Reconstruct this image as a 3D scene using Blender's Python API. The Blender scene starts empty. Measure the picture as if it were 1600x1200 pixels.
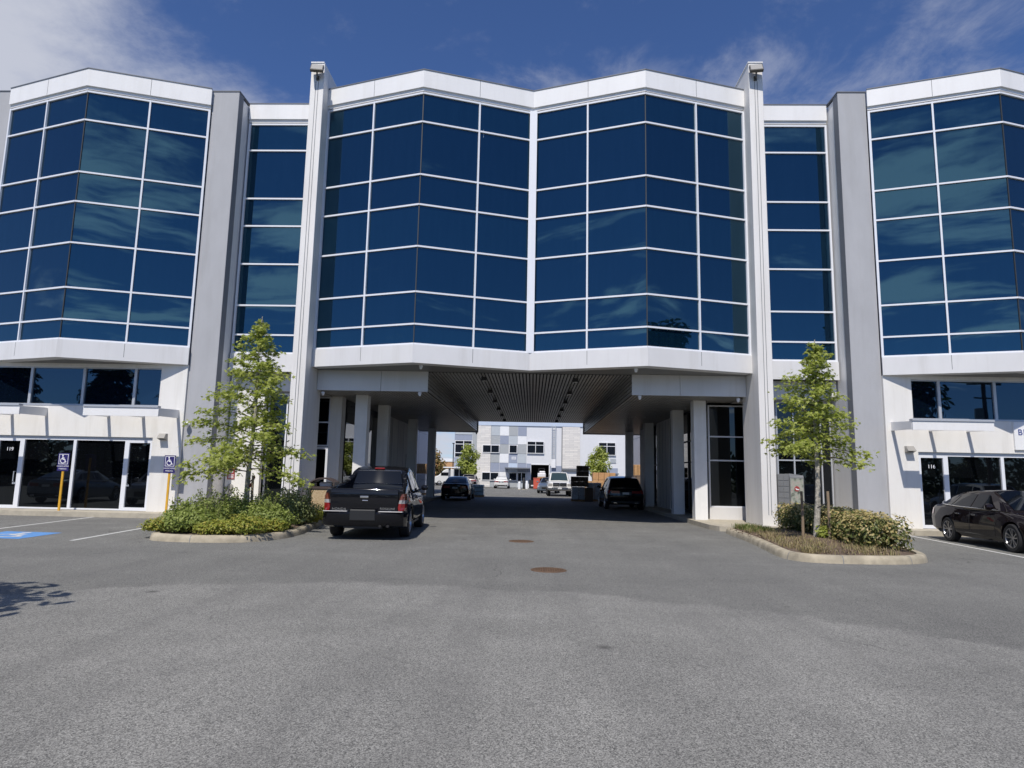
import bpy, math, random
from math import sin, cos, pi, radians as R
from mathutils import Vector, Matrix

SC = bpy.context.scene
COL = SC.collection
for _b in (bpy.data.objects, bpy.data.meshes, bpy.data.materials):
    for _x in list(_b):
        _b.remove(_x)

# ------------------------------------------------------------------ materials
def nodes_of(m):
    m.use_nodes = True
    nt = m.node_tree
    return nt, nt.nodes, nt.links, nt.nodes['Principled BSDF']

def pm(name, col, rough=0.6, metal=0.0, spec=0.5, var=0.0, vscale=3.0, bump=0.0, bscale=60.0,
       coat=0.0, stretch=None, dirt=None, emit=None, ior=None, tint=None):
    m = bpy.data.materials.new(name)
    nt, N, L, B = nodes_of(m)
    B.inputs['Base Color'].default_value = (*col, 1)
    B.inputs['Roughness'].default_value = rough
    B.inputs['Metallic'].default_value = metal
    B.inputs['Specular IOR Level'].default_value = spec
    if ior: B.inputs['IOR'].default_value = ior
    if tint: B.inputs['Specular Tint'].default_value = (*tint, 1)
    if coat:
        B.inputs['Coat Weight'].default_value = coat
        B.inputs['Coat Roughness'].default_value = 0.03
    pos = None
    if var or bump or dirt:
        g = N.new('ShaderNodeNewGeometry')
        pos = g.outputs['Position']
        if stretch:
            mp = N.new('ShaderNodeMapping'); mp.inputs['Scale'].default_value = stretch
            L.new(pos, mp.inputs['Vector']); vpos = mp.outputs['Vector']
        else:
            vpos = pos
    if var:
        n = N.new('ShaderNodeTexNoise'); n.inputs['Scale'].default_value = vscale
        n.inputs['Detail'].default_value = 6; n.inputs['Roughness'].default_value = 0.6
        L.new(vpos, n.inputs['Vector'])
        r = N.new('ShaderNodeValToRGB')
        r.color_ramp.elements[0].position = 0.3; r.color_ramp.elements[1].position = 0.7
        r.color_ramp.elements[0].color = (*[c*(1-var) for c in col], 1)
        r.color_ramp.elements[1].color = (*[min(1, c*(1+var)) for c in col], 1)
        L.new(n.outputs['Fac'], r.inputs['Fac'])
        L.new(r.outputs['Color'], B.inputs['Base Color'])
        if dirt:   # rain streaks and grime, stretched down the wall
            ms = N.new('ShaderNodeMapping'); ms.inputs['Scale'].default_value = (1, 1, .09); L.new(pos, ms.inputs['Vector'])
            ns = N.new('ShaderNodeTexNoise'); ns.inputs['Scale'].default_value = 3.2; ns.inputs['Detail'].default_value = 6; ns.inputs['Roughness'].default_value = .65
            L.new(ms.outputs['Vector'], ns.inputs['Vector'])
            rs = N.new('ShaderNodeValToRGB'); es = rs.color_ramp.elements
            es[0].position = .50; es[0].color = (1, 1, 1, 1); es[1].position = .78; es[1].color = (1-dirt, 1-dirt*1.08, 1-dirt*1.25, 1)
            L.new(ns.outputs['Fac'], rs.inputs['Fac'])
            mm = N.new('ShaderNodeMix'); mm.data_type = 'RGBA'; mm.blend_type = 'MULTIPLY'; mm.inputs[0].default_value = 1
            L.new(r.outputs['Color'], mm.inputs[6]); L.new(rs.outputs['Color'], mm.inputs[7]); L.new(mm.outputs[2], B.inputs['Base Color'])
    if bump:
        n2 = N.new('ShaderNodeTexNoise'); n2.inputs['Scale'].default_value = bscale
        n2.inputs['Detail'].default_value = 4
        L.new(pos, n2.inputs['Vector'])
        b = N.new('ShaderNodeBump'); b.inputs['Strength'].default_value = bump
        b.inputs['Distance'].default_value = 0.02
        L.new(n2.outputs['Fac'], b.inputs['Height']); L.new(b.outputs['Normal'], B.inputs['Normal'])
    if emit:
        B.inputs['Emission Color'].default_value = (*emit[0], 1)
        B.inputs['Emission Strength'].default_value = emit[1]
    return m

M = {}
M['white'] = pm('white_metal_panel', (0.80, 0.795, 0.785), 0.38, var=0.035, dirt=.07, vscale=1.3, stretch=(1, 1, .25))
M['panel'] = pm('silver_white_panel', (0.69, 0.685, 0.68), 0.34, var=0.05, dirt=.12, vscale=.8, stretch=(1, 1, .4))
M['wall'] = pm('white_stucco', (0.76, 0.745, 0.71), 0.85, var=0.05, dirt=.13, vscale=1.1, bump=.25, bscale=90, stretch=(1, 1, .35))
M['greyconc'] = pm('grey_painted_concrete', (0.395, 0.40, 0.415), 0.8, var=0.06, dirt=.09, vscale=1.6, bump=.2, bscale=40, stretch=(1, 1, .4))
M['edgeconc'] = pm('shaded_edge_and_dark_wall', (0.20, 0.21, 0.23), 0.8, var=0.06, vscale=1.6)  # shade of the pillar edges put into this grey; one recess wall shares it
M['finconc'] = pm('white_painted_concrete', (0.74, 0.725, 0.70), 0.7, var=0.06, dirt=.14, vscale=1.2, bump=.15, bscale=50, stretch=(1, 1, .2))
M['mull'] = pm('white_aluminium', (0.74, 0.76, 0.80), 0.35)
M['alum'] = pm('clear_aluminium', (0.52, 0.54, 0.57), 0.35, metal=.3)
M['joint'] = pm('dark_joint', (0.03, 0.035, 0.04), 0.6)
M['flash'] = pm('dark_flashing', (0.16, 0.17, 0.19), 0.5)
M['soffit'] = pm('ribbed_metal_soffit', (0.31, 0.305, 0.295), 0.38, var=0.15, vscale=1.5)
M['flatsoffit'] = pm('dark_flat_soffit', (0.17, 0.17, 0.165), 0.5, var=0.1, vscale=1.5)
M['soffitdark'] = pm('soffit_gap', (0.012, 0.012, 0.013), 0.8)
M['column'] = pm('column_paint', (0.76, 0.755, 0.74), 0.7, var=0.05, dirt=.12, vscale=2)
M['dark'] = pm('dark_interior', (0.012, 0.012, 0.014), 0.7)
M['conc'] = pm('sidewalk_concrete', (0.43, 0.39, 0.31), 0.9, var=0.14, vscale=4, bump=.3, bscale=120)
M['kerb'] = pm('kerb_concrete', (0.37, 0.325, 0.24), 0.9, var=0.34, vscale=2.6, bump=.4, bscale=60)
M['soil'] = pm('bark_soil', (0.13, 0.092, 0.065), 1.0, var=0.5, vscale=14, bump=1, bscale=50)
M['line'] = pm('white_road_paint', (0.55, 0.55, 0.53), 0.8, var=0.25, vscale=9)
M['bluepaint'] = pm('blue_road_paint', (0.10, 0.26, 0.55), 0.8, var=0.15, vscale=6)
M['rust'] = pm('rusty_iron', (0.125, 0.075, 0.045), 0.75, metal=.3, var=0.35, vscale=20)
M['black'] = pm('black_plastic', (0.015, 0.015, 0.016), 0.5)
M['rubber'] = pm('tyre_rubber', (0.017, 0.017, 0.018), 0.85, bump=.2, bscale=80)
M['rim'] = pm('alloy_rim', (0.42, 0.43, 0.45), 0.3, metal=.85)
M['rimdark'] = pm('dark_alloy_rim', (0.34, 0.34, 0.35), 0.28, metal=.85)
M['chrome'] = pm('chrome', (0.75, 0.76, 0.78), 0.12, metal=1)
M['paintblack'] = pm('black_car_paint', (0.007, 0.0075, 0.010), 0.3, coat=.8, spec=.0)
M['paintnavy'] = pm('blue_black_car_paint', (0.006, 0.008, 0.018), 0.3, coat=.8, spec=.0)
M['paintbrown'] = pm('black_brown_car_paint', (0.012, 0.009, 0.010), 0.3, coat=.8, spec=.0)
M['paintwhite'] = pm('white_car_paint', (0.72, 0.72, 0.70), 0.35, coat=1)
M['paintsilver'] = pm('silver_car_paint', (0.36, 0.37, 0.38), 0.35, metal=.5, coat=1)
M['painttan'] = pm('warm_grey_car_paint', (0.27, 0.245, 0.23), 0.35, metal=.4, coat=1)
M['paintgrey'] = pm('blue_grey_car_paint', (0.13, 0.16, 0.20), 0.35, metal=.3, coat=1)
M['carglass'] = pm('car_glass', (0.004, 0.005, 0.007), 0.03, spec=.42)
M['carglassblue'] = pm('pale_windscreen', (0.03, 0.05, 0.055), 0.03, spec=.8)
M['red'] = pm('red_lens', (0.24, 0.010, 0.012), 0.15, coat=1)
M['amber'] = pm('amber_lens', (0.17, 0.045, 0.022), 0.15, coat=1)
M['clear'] = pm('clear_lens', (0.36, 0.35, 0.35), 0.1, coat=1)
M['plate'] = pm('number_plate', (0.62, 0.64, 0.66), 0.4, var=.1, vscale=60)
M['platedark'] = pm('dark_plate_recess', (0.016, 0.017, 0.018), 0.5)
M['yellow'] = pm('yellow_post_paint', (0.66, 0.36, 0.03), 0.5, var=.1, vscale=6)
M['signblue'] = pm('blue_sign', (0.028, 0.022, 0.13), 0.4)
M['signwhite'] = pm('white_sign_lettering', (0.82, 0.82, 0.85), 0.5)
M['signred'] = pm('red_sign', (0.30, 0.05, 0.045), 0.5)
M['letterblue'] = pm('blue_lettering', (0.035, 0.06, 0.25), 0.5)
M['binlid'] = pm('brown_bin_metal', (0.075, 0.055, 0.05), 0.5)
M['trunk'] = pm('pale_grey_bark', (0.36, 0.335, 0.29), 0.95, var=0.55, vscale=16, bump=.8, bscale=30)
M['darktrunk'] = pm('brown_bark', (0.09, 0.07, 0.05), 0.95, var=0.3, vscale=10, bump=.6, bscale=30)
M['stake'] = pm('weathered_wood', (0.24, 0.18, 0.12), 0.9, var=0.25, vscale=8, stretch=(1, 1, .15))
M['strap'] = pm('red_tie', (0.30, 0.03, 0.03), 0.7)
M['wood'] = pm('pale_pallet_wood', (0.45, 0.27, 0.13), 0.85, var=.2, vscale=8)
M['card'] = pm('cardboard', (0.50, 0.29, 0.14), 0.85, var=.12, vscale=5)
M['carddark'] = pm('dark_brown_cardboard', (0.16, 0.115, 0.085), 0.85, var=.12, vscale=5)
M['wrap'] = pm('stretch_wrap', (0.48, 0.52, 0.58), 0.22, var=.18, vscale=9, bump=.5, bscale=14)
M['wrapwhite'] = pm('white_wrap', (0.75, 0.74, 0.74), 0.4, var=.1, vscale=9, bump=.5, bscale=14)
M['wrapteal'] = pm('pale_teal_wrap', (0.38, 0.50, 0.53), 0.25, var=.2, vscale=7, bump=.5, bscale=14)
M['binred'] = pm('orange_red_plastic', (0.55, 0.10, 0.06), 0.5)
M['mailgrey'] = pm('grey_mailbox_metal', (0.17, 0.175, 0.18), 0.4, var=.06)
M['blockgrey'] = pm('pale_precast_concrete', (0.52, 0.53, 0.56), 0.85, var=.04, vscale=.7)
M['bl_white'] = pm('back_white_panel', (0.78, 0.79, 0.80), 0.7, var=.03)
M['bl_wall'] = pm('back_pale_grey_wall', (0.68, 0.69, 0.71), 0.8, var=.03)
M['bl_lgrey'] = pm('back_light_grey_panel', (0.46, 0.50, 0.53), 0.7, var=.03)
M['bl_grey'] = pm('back_grey_panel', (0.38, 0.40, 0.41), 0.7, var=.03)
M['bl_blue'] = pm('back_slate_blue_panel', (0.29, 0.325, 0.41), 0.7, var=.03)
M['bl_pale'] = pm('back_pale_blue_panel', (0.50, 0.58, 0.70), 0.7, var=.03)
M['hill'] = pm('hazy_far_forest', (0.06, 0.10, 0.16), 1.0, var=.2, vscale=.02)  # blue of the distant air is mixed into the forest colour
M['lampglass'] = pm('lamp_glass', (0.42, 0.42, 0.38), 0.25)
M['bronze'] = pm('fixture_bronze', (0.10, 0.095, 0.085), 0.45, metal=.4)
M['greyfix'] = pm('grey_fixture', (0.30, 0.29, 0.27), 0.5)
M['camwhite'] = pm('white_camera_plastic', (0.78, 0.78, 0.78), 0.35)

def glass_mat(name, base, ior, tint, wob=0.007, wscale=.45):
    m = bpy.data.materials.new(name)
    nt, N, L, B = nodes_of(m)
    B.inputs['Base Color'].default_value = (*base, 1)
    B.inputs['Roughness'].default_value = 0.015
    B.inputs['IOR'].default_value = ior
    B.inputs['Specular Tint'].default_value = (*tint, 1)
    g = N.new('ShaderNodeNewGeometry')
    n = N.new('ShaderNodeTexNoise'); n.inputs['Scale'].default_value = wscale; n.inputs['Detail'].default_value = 1.5
    L.new(g.outputs['Position'], n.inputs['Vector'])
    b = N.new('ShaderNodeBump'); b.inputs['Strength'].default_value = 1.0; b.inputs['Distance'].default_value = wob
    L.new(n.outputs['Fac'], b.inputs['Height']); L.new(b.outputs['Normal'], B.inputs['Normal'])
    # faint rain streaks and dust
    mp = N.new('ShaderNodeMapping'); mp.inputs['Scale'].default_value = (3, 3, .25)
    L.new(g.outputs['Position'], mp.inputs['Vector'])
    n2 = N.new('ShaderNodeTexNoise'); n2.inputs['Scale'].default_value = 3; n2.inputs['Detail'].default_value = 5
    L.new(mp.outputs['Vector'], n2.inputs['Vector'])
    r = N.new('ShaderNodeValToRGB')
    r.color_ramp.elements[0].position = .35; r.color_ramp.elements[1].position = .8
    r.color_ramp.elements[0].color = (*base, 1)
    r.color_ramp.elements[1].color = (*[min(1, c*1.25+.0008) for c in base], 1)
    L.new(n2.outputs['Fac'], r.inputs['Fac'])
    mp3 = N.new('ShaderNodeMapping'); mp3.inputs['Scale'].default_value = (1.1, 1.1, .09); L.new(g.outputs['Position'], mp3.inputs['Vector'])
    v3 = N.new('ShaderNodeTexVoronoi'); v3.inputs['Scale'].default_value = 1.0; L.new(mp3.outputs['Vector'], v3.inputs['Vector'])
    lt = N.new('ShaderNodeMath'); lt.operation = 'LESS_THAN'; lt.inputs[1].default_value = .017; L.new(v3.outputs['Distance'], lt.inputs[0])
    mx = N.new('ShaderNodeMix'); mx.data_type = 'RGBA'; L.new(lt.outputs[0], mx.inputs[0]); L.new(r.outputs['Color'], mx.inputs[6]); mx.inputs[7].default_value = (.25, .3, .34, 1)
    L.new(mx.outputs[2], B.inputs['Base Color'])
    return m
M['glass'] = glass_mat('blue_reflective_vision_glass', (0.001, 0.0060, 0.017), 2.0, (0.38, 0.80, 1.0))
M['spandrel'] = glass_mat('teal_spandrel_glass', (0.0015, 0.0095, 0.022), 2.0, (0.38, 0.78, 1.0))
M['dglass'] = glass_mat('dark_storefront_glass', (0.0025, 0.003, 0.004), 1.6, (.85, .95, 1.0), .002, .8)
M['rglass'] = glass_mat('dark_blue_ribbon_glass', (0.0015, 0.004, 0.010), 1.85, (.45, .75, 1.0), .002, .8)
M['bglass'] = glass_mat('dark_far_glass', (0.008, 0.011, 0.016), 1.5, (1, 1, 1))

def leaf_mat(name, cols, trans=.35, rough=.5):
    m = bpy.data.materials.new(name)
    nt, N, L, B = nodes_of(m)
    g = N.new('ShaderNodeNewGeometry')
    r = N.new('ShaderNodeValToRGB')
    els = r.color_ramp.elements
    while len(els) < len(cols): els.new(.5)
    for i, c in enumerate(cols):
        els[i].position = i/(len(cols)-1); els[i].color = (*c, 1)
    L.new(g.outputs['Random Per Island'], r.inputs['Fac'])
    L.new(r.outputs['Color'], B.inputs['Base Color'])
    B.inputs['Roughness'].default_value = rough
    B.inputs['Specular IOR Level'].default_value = .35
    t = N.new('ShaderNodeBsdfTranslucent'); L.new(r.outputs['Color'], t.inputs['Color'])
    mx = N.new('ShaderNodeMixShader'); mx.inputs['Fac'].default_value = trans
    out = N['Material Output']
    L.new(B.outputs['BSDF'], mx.inputs[1]); L.new(t.outputs['BSDF'], mx.inputs[2])
    L.new(mx.outputs['Shader'], out.inputs['Surface'])
    return m
M['maple'] = leaf_mat('bright_green_leaves', [(0.21, 0.265, 0.032), (0.35, 0.40, 0.07), (0.50, 0.54, 0.16), (0.27, 0.33, 0.05)], .5)
M['shrub'] = leaf_mat('mid_green_shrub_leaves', [(0.13, 0.18, 0.03), (0.24, 0.30, 0.065), (0.36, 0.41, 0.12), (0.17, 0.23, 0.04)], .4)
M['shrubpale'] = leaf_mat('grey_green_shrub_leaves', [(0.14, 0.18, 0.055), (0.25, 0.29, 0.11), (0.36, 0.39, 0.18)], .35)
M['golden'] = leaf_mat('golden_green_leaves', [(0.17, 0.22, 0.03), (0.29, 0.32, 0.05), (0.42, 0.36, 0.07), (0.22, 0.28, 0.04)], .35)
M['hedge'] = leaf_mat('dark_hedge_leaves', [(0.085, 0.11, 0.028), (0.14, 0.165, 0.05), (0.21, 0.22, 0.08)], .3, .4)
M['hedgetan'] = leaf_mat('tan_new_hedge_leaves', [(0.34, 0.28, 0.10), (0.46, 0.37, 0.16), (0.54, 0.44, 0.22), (0.30, 0.29, 0.09)], .3, .45)
M['drygrass'] = leaf_mat('dry_grass_blades', [(0.34, 0.27, 0.14), (0.44, 0.35, 0.19), (0.25, 0.25, 0.09), (0.38, 0.29, 0.16)], .3)
M['greengrass'] = leaf_mat('green_grass_blades', [(0.06, 0.11, 0.02), (0.12, 0.17, 0.03), (0.16, 0.18, 0.05)], .3)
M['conifer'] = leaf_mat('dark_conifer_needles', [(0.018, 0.035, 0.012), (0.03, 0.055, 0.018), (0.045, 0.07, 0.022)], .15)
M['broad'] = leaf_mat('dark_broadleaf', [(0.035, 0.065, 0.014), (0.06, 0.10, 0.02), (0.085, 0.13, 0.03)], .3)
M['orangeleaf'] = leaf_mat('orange_green_leaves', [(0.10, 0.14, 0.03), (0.25, 0.18, 0.06), (0.36, 0.20, 0.09)], .3)

def asphalt():
    m = bpy.data.materials.new('worn_asphalt')
    nt, N, L, B = nodes_of(m)
    g = N.new('ShaderNodeNewGeometry'); pos = g.outputs['Position']
    def noise(sc, det=4, rough=.6, vec=pos):
        n = N.new('ShaderNodeTexNoise'); n.inputs['Scale'].default_value = sc
        n.inputs['Detail'].default_value = det; n.inputs['Roughness'].default_value = rough
        L.new(vec, n.inputs['Vector']); return n.outputs['Fac']
    def math_(op, a, b=None, c=None):
        n = N.new('ShaderNodeMath'); n.operation = op
        for i, v in enumerate((a, b, c)):
            if v is None: continue
            if isinstance(v, (int, float)): n.inputs[i].default_value = v
            else: L.new(v, n.inputs[i])
        return n.outputs[0]
    def ramp(f, p0, c0, p1, c1):
        r = N.new('ShaderNodeValToRGB'); e = r.color_ramp.elements
        e[0].position = p0; e[0].color = (*c0, 1); e[1].position = p1; e[1].color = (*c1, 1)
        L.new(f, r.inputs['Fac']); return r.outputs['Color']
    def mix(f, a, b, typ='MIX'):
        n = N.new('ShaderNodeMix'); n.data_type = 'RGBA'; n.blend_type = typ
        if isinstance(f, (int, float)): n.inputs[0].default_value = f
        else: L.new(f, n.inputs[0])
        for i, v in ((6, a), (7, b)):
            if isinstance(v, tuple): n.inputs[i].default_value = (*v, 1)
            else: L.new(v, n.inputs[i])
        return n.outputs[2]
    sep = N.new('ShaderNodeSeparateXYZ'); L.new(pos, sep.inputs[0])
    x, y = sep.outputs[0], sep.outputs[1]
    # older, paler lane in front of a curved joint with newer darker asphalt
    xa = math_('ADD', x, 1.6)
    arc = math_('MULTIPLY', math_('MULTIPLY', xa, xa), -0.065)
    yb = math_('ADD', arc, 9.75)
    nz = math_('MULTIPLY', math_('SUBTRACT', noise(.9, 5), .5), 1.3)
    d = math_('SUBTRACT', math_('ADD', yb, nz), y)
    old = N.new('ShaderNodeMapRange'); old.inputs[1].default_value = -.08; old.inputs[2].default_value = .16
    L.new(d, old.inputs[0]); oldf = math_('MULTIPLY', old.outputs[0], math_('ADD', .55, math_('MULTIPLY', noise(.35, 3), .7)))
    base = ramp(noise(.45, 5), .3, (.132, .1315, .126), .72, (.176, .175, .166))
    oldc = ramp(noise(.6, 5), .3, (.164, .1625, .155), .72, (.242, .239, .227))
    c = mix(oldf, base, oldc)
    # dusty pale patch at the mouth of the passage
    dust = ramp(noise(.7, 4), .48, (0, 0, 0), .75, (.5, .5, .5))
    yr = N.new('ShaderNodeMapRange'); yr.inputs[1].default_value = 12.; yr.inputs[2].default_value = 15.5; L.new(y, yr.inputs[0])
    c = mix(math_('MULTIPLY', dust, yr.outputs[0]), c, (.215, .215, .205))
    # aggregate
    v = N.new('ShaderNodeTexVoronoi'); v.inputs['Scale'].default_value = 125; L.new(pos, v.inputs['Vector'])
    agg = ramp(v.outputs['Color'], .10, (.22, .22, .22), .95, (2.0, 1.99, 1.93))
    c = mix(.85, c, agg, 'MULTIPLY')
    v2 = N.new('ShaderNodeTexVoronoi'); v2.inputs['Scale'].default_value = 42; L.new(pos, v2.inputs['Vector'])
    speck = ramp(v2.outputs['Distance'], .06, (1, 1, 1), .16, (0, 0, 0))
    pick = ramp(v2.outputs['Color'], .60, (0, 0, 0), .68, (1, 1, 1))
    sp = mix(1.0, speck, pick, 'MULTIPLY')
    c = mix(math_('MULTIPLY', sp, .8), c, (.50, .49, .46))
    # oil drips and stains
    st = ramp(noise(1.6, 3, .5), .66, (0, 0, 0), .78, (.35, .35, .35))
    c = mix(st, c, (.07, .07, .07))
    # hairline cracks, tyre-polished lanes along the drive, oil drips
    mpv = N.new('ShaderNodeVectorMath'); mpv.operation = 'ADD'; L.new(pos, mpv.inputs[0])
    nn = N.new('ShaderNodeTexNoise'); nn.inputs['Scale'].default_value = 1.3; nn.inputs['Detail'].default_value = 5; L.new(pos, nn.inputs['Vector']); L.new(nn.outputs['Color'], mpv.inputs[1])
    vc = N.new('ShaderNodeTexVoronoi'); vc.feature = 'DISTANCE_TO_EDGE'; vc.inputs['Scale'].default_value = .22; L.new(mpv.outputs[0], vc.inputs['Vector'])
    cr = ramp(vc.outputs['Distance'], .0012, (1, 1, 1), .0035, (0, 0, 0))
    crm = ramp(noise(.16, 2), .52, (0, 0, 0), .60, (.8, .8, .8))
    c = mix(mix(1.0, cr, crm, 'MULTIPLY'), c, (.055, .053, .05))
    mt = N.new('ShaderNodeMapping'); mt.inputs['Scale'].default_value = (1.1, .05, 1); L.new(pos, mt.inputs['Vector'])
    ty = ramp(noise(1.5, 4, .6, mt.outputs[0]), .46, (0, 0, 0), .74, (.34, .34, .34))
    c = mix(ty, c, (.105, .103, .10))
    mt2 = N.new('ShaderNodeMapping'); mt2.inputs['Scale'].default_value = (.06, 1.0, 1); L.new(pos, mt2.inputs['Vector'])
    ty2 = ramp(noise(1.2, 4, .6, mt2.outputs[0]), .55, (0, 0, 0), .8, (.30, .30, .30))
    c = mix(ty2, c, (.24, .235, .22))
    v3 = N.new('ShaderNodeTexVoronoi'); v3.inputs['Scale'].default_value = .9; L.new(pos, v3.inputs['Vector'])
    dr = mix(1.0, ramp(v3.outputs['Distance'], .03, (.75, .75, .75), .10, (0, 0, 0)), ramp(v3.outputs['Color'], .55, (0, 0, 0), .62, (1, 1, 1)), 'MULTIPLY')
    c = mix(dr, c, (.05, .048, .046))
    L.new(c, B.inputs['Base Color'])
    B.inputs['Roughness'].default_value = .88; B.inputs['Specular IOR Level'].default_value = .35
    b = N.new('ShaderNodeBump'); b.inputs['Strength'].default_value = .55; b.inputs['Distance'].default_value = .006
    L.new(v.outputs['Distance'], b.inputs['Height']); L.new(b.outputs['Normal'], B.inputs['Normal'])
    return m
M['asphalt'] = asphalt()

def stone_mat(name, cols, scale, w, h):
    m = bpy.data.materials.new(name); nt, N, L, B = nodes_of(m)
    tc = N.new('ShaderNodeTexCoord'); mp = N.new('ShaderNodeMapping'); mp.inputs['Rotation'].default_value = (R(90), 0, 0)
    L.new(tc.outputs['Object'], mp.inputs['Vector'])
    b = N.new('ShaderNodeTexBrick'); b.inputs['Scale'].default_value = scale
    b.inputs['Brick Width'].default_value = w; b.inputs['Row Height'].default_value = h
    b.inputs['Mortar Size'].default_value = .012
    b.inputs['Color1'].default_value = (*cols[0], 1); b.inputs['Color2'].default_value = (*cols[1], 1); b.inputs['Mortar'].default_value = (*cols[2], 1)
    L.new(mp.outputs['Vector'], b.inputs['Vector']); L.new(b.outputs['Color'], B.inputs['Base Color'])
    B.inputs['Roughness'].default_value = .85
    return m
M['stone'] = stone_mat('ledge_stone_cladding', [(.76, .73, .68), (.64, .62, .59), (.48, .46, .44)], 1, 1.1, .23)

def pebble():
    m = bpy.data.materials.new('exposed_pebble'); nt, N, L, B = nodes_of(m)
    g = N.new('ShaderNodeNewGeometry')
    v = N.new('ShaderNodeTexVoronoi'); v.inputs['Scale'].default_value = 45; L.new(g.outputs['Position'], v.inputs['Vector'])
    r = N.new('ShaderNodeValToRGB'); e = r.color_ramp.elements
    e[0].color = (.34, .22, .10, 1); e[1].color = (.62, .50, .32, 1)
    L.new(v.outputs['Color'], r.inputs['Fac']); L.new(r.outputs['Color'], B.inputs['Base Color'])
    B.inputs['Roughness'].default_value = .8
    bu = N.new('ShaderNodeBump'); bu.inputs['Strength'].default_value = .6; bu.inputs['Distance'].default_value = .01
    L.new(v.outputs['Distance'], bu.inputs['Height']); L.new(bu.outputs['Normal'], B.inputs['Normal'])
    return m
M['pebble'] = pebble()

def decor_mat():
    m = bpy.data.materials.new('patterned_mailbox_wrap'); nt, N, L, B = nodes_of(m)
    g = N.new('ShaderNodeNewGeometry')
    n = N.new('ShaderNodeTexNoise'); n.inputs['Scale'].default_value = 7; n.inputs['Detail'].default_value = 5
    L.new(g.outputs['Position'], n.inputs['Vector'])
    r = N.new('ShaderNodeValToRGB'); e = r.color_ramp.elements
    e[0].position = .35; e[0].color = (.07, .08, .06, 1); e[1].position = .5; e[1].color = (.30, .32, .27, 1)
    x = e.new(.62); x.color = (.36, .34, .30, 1); x = e.new(.75); x.color = (.26, .10, .09, 1)
    L.new(n.outputs['Fac'], r.inputs['Fac']); L.new(r.outputs['Color'], B.inputs['Base Color'])
    B.inputs['Roughness'].default_value = .5
    return m
M['decor'] = decor_mat()

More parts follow.
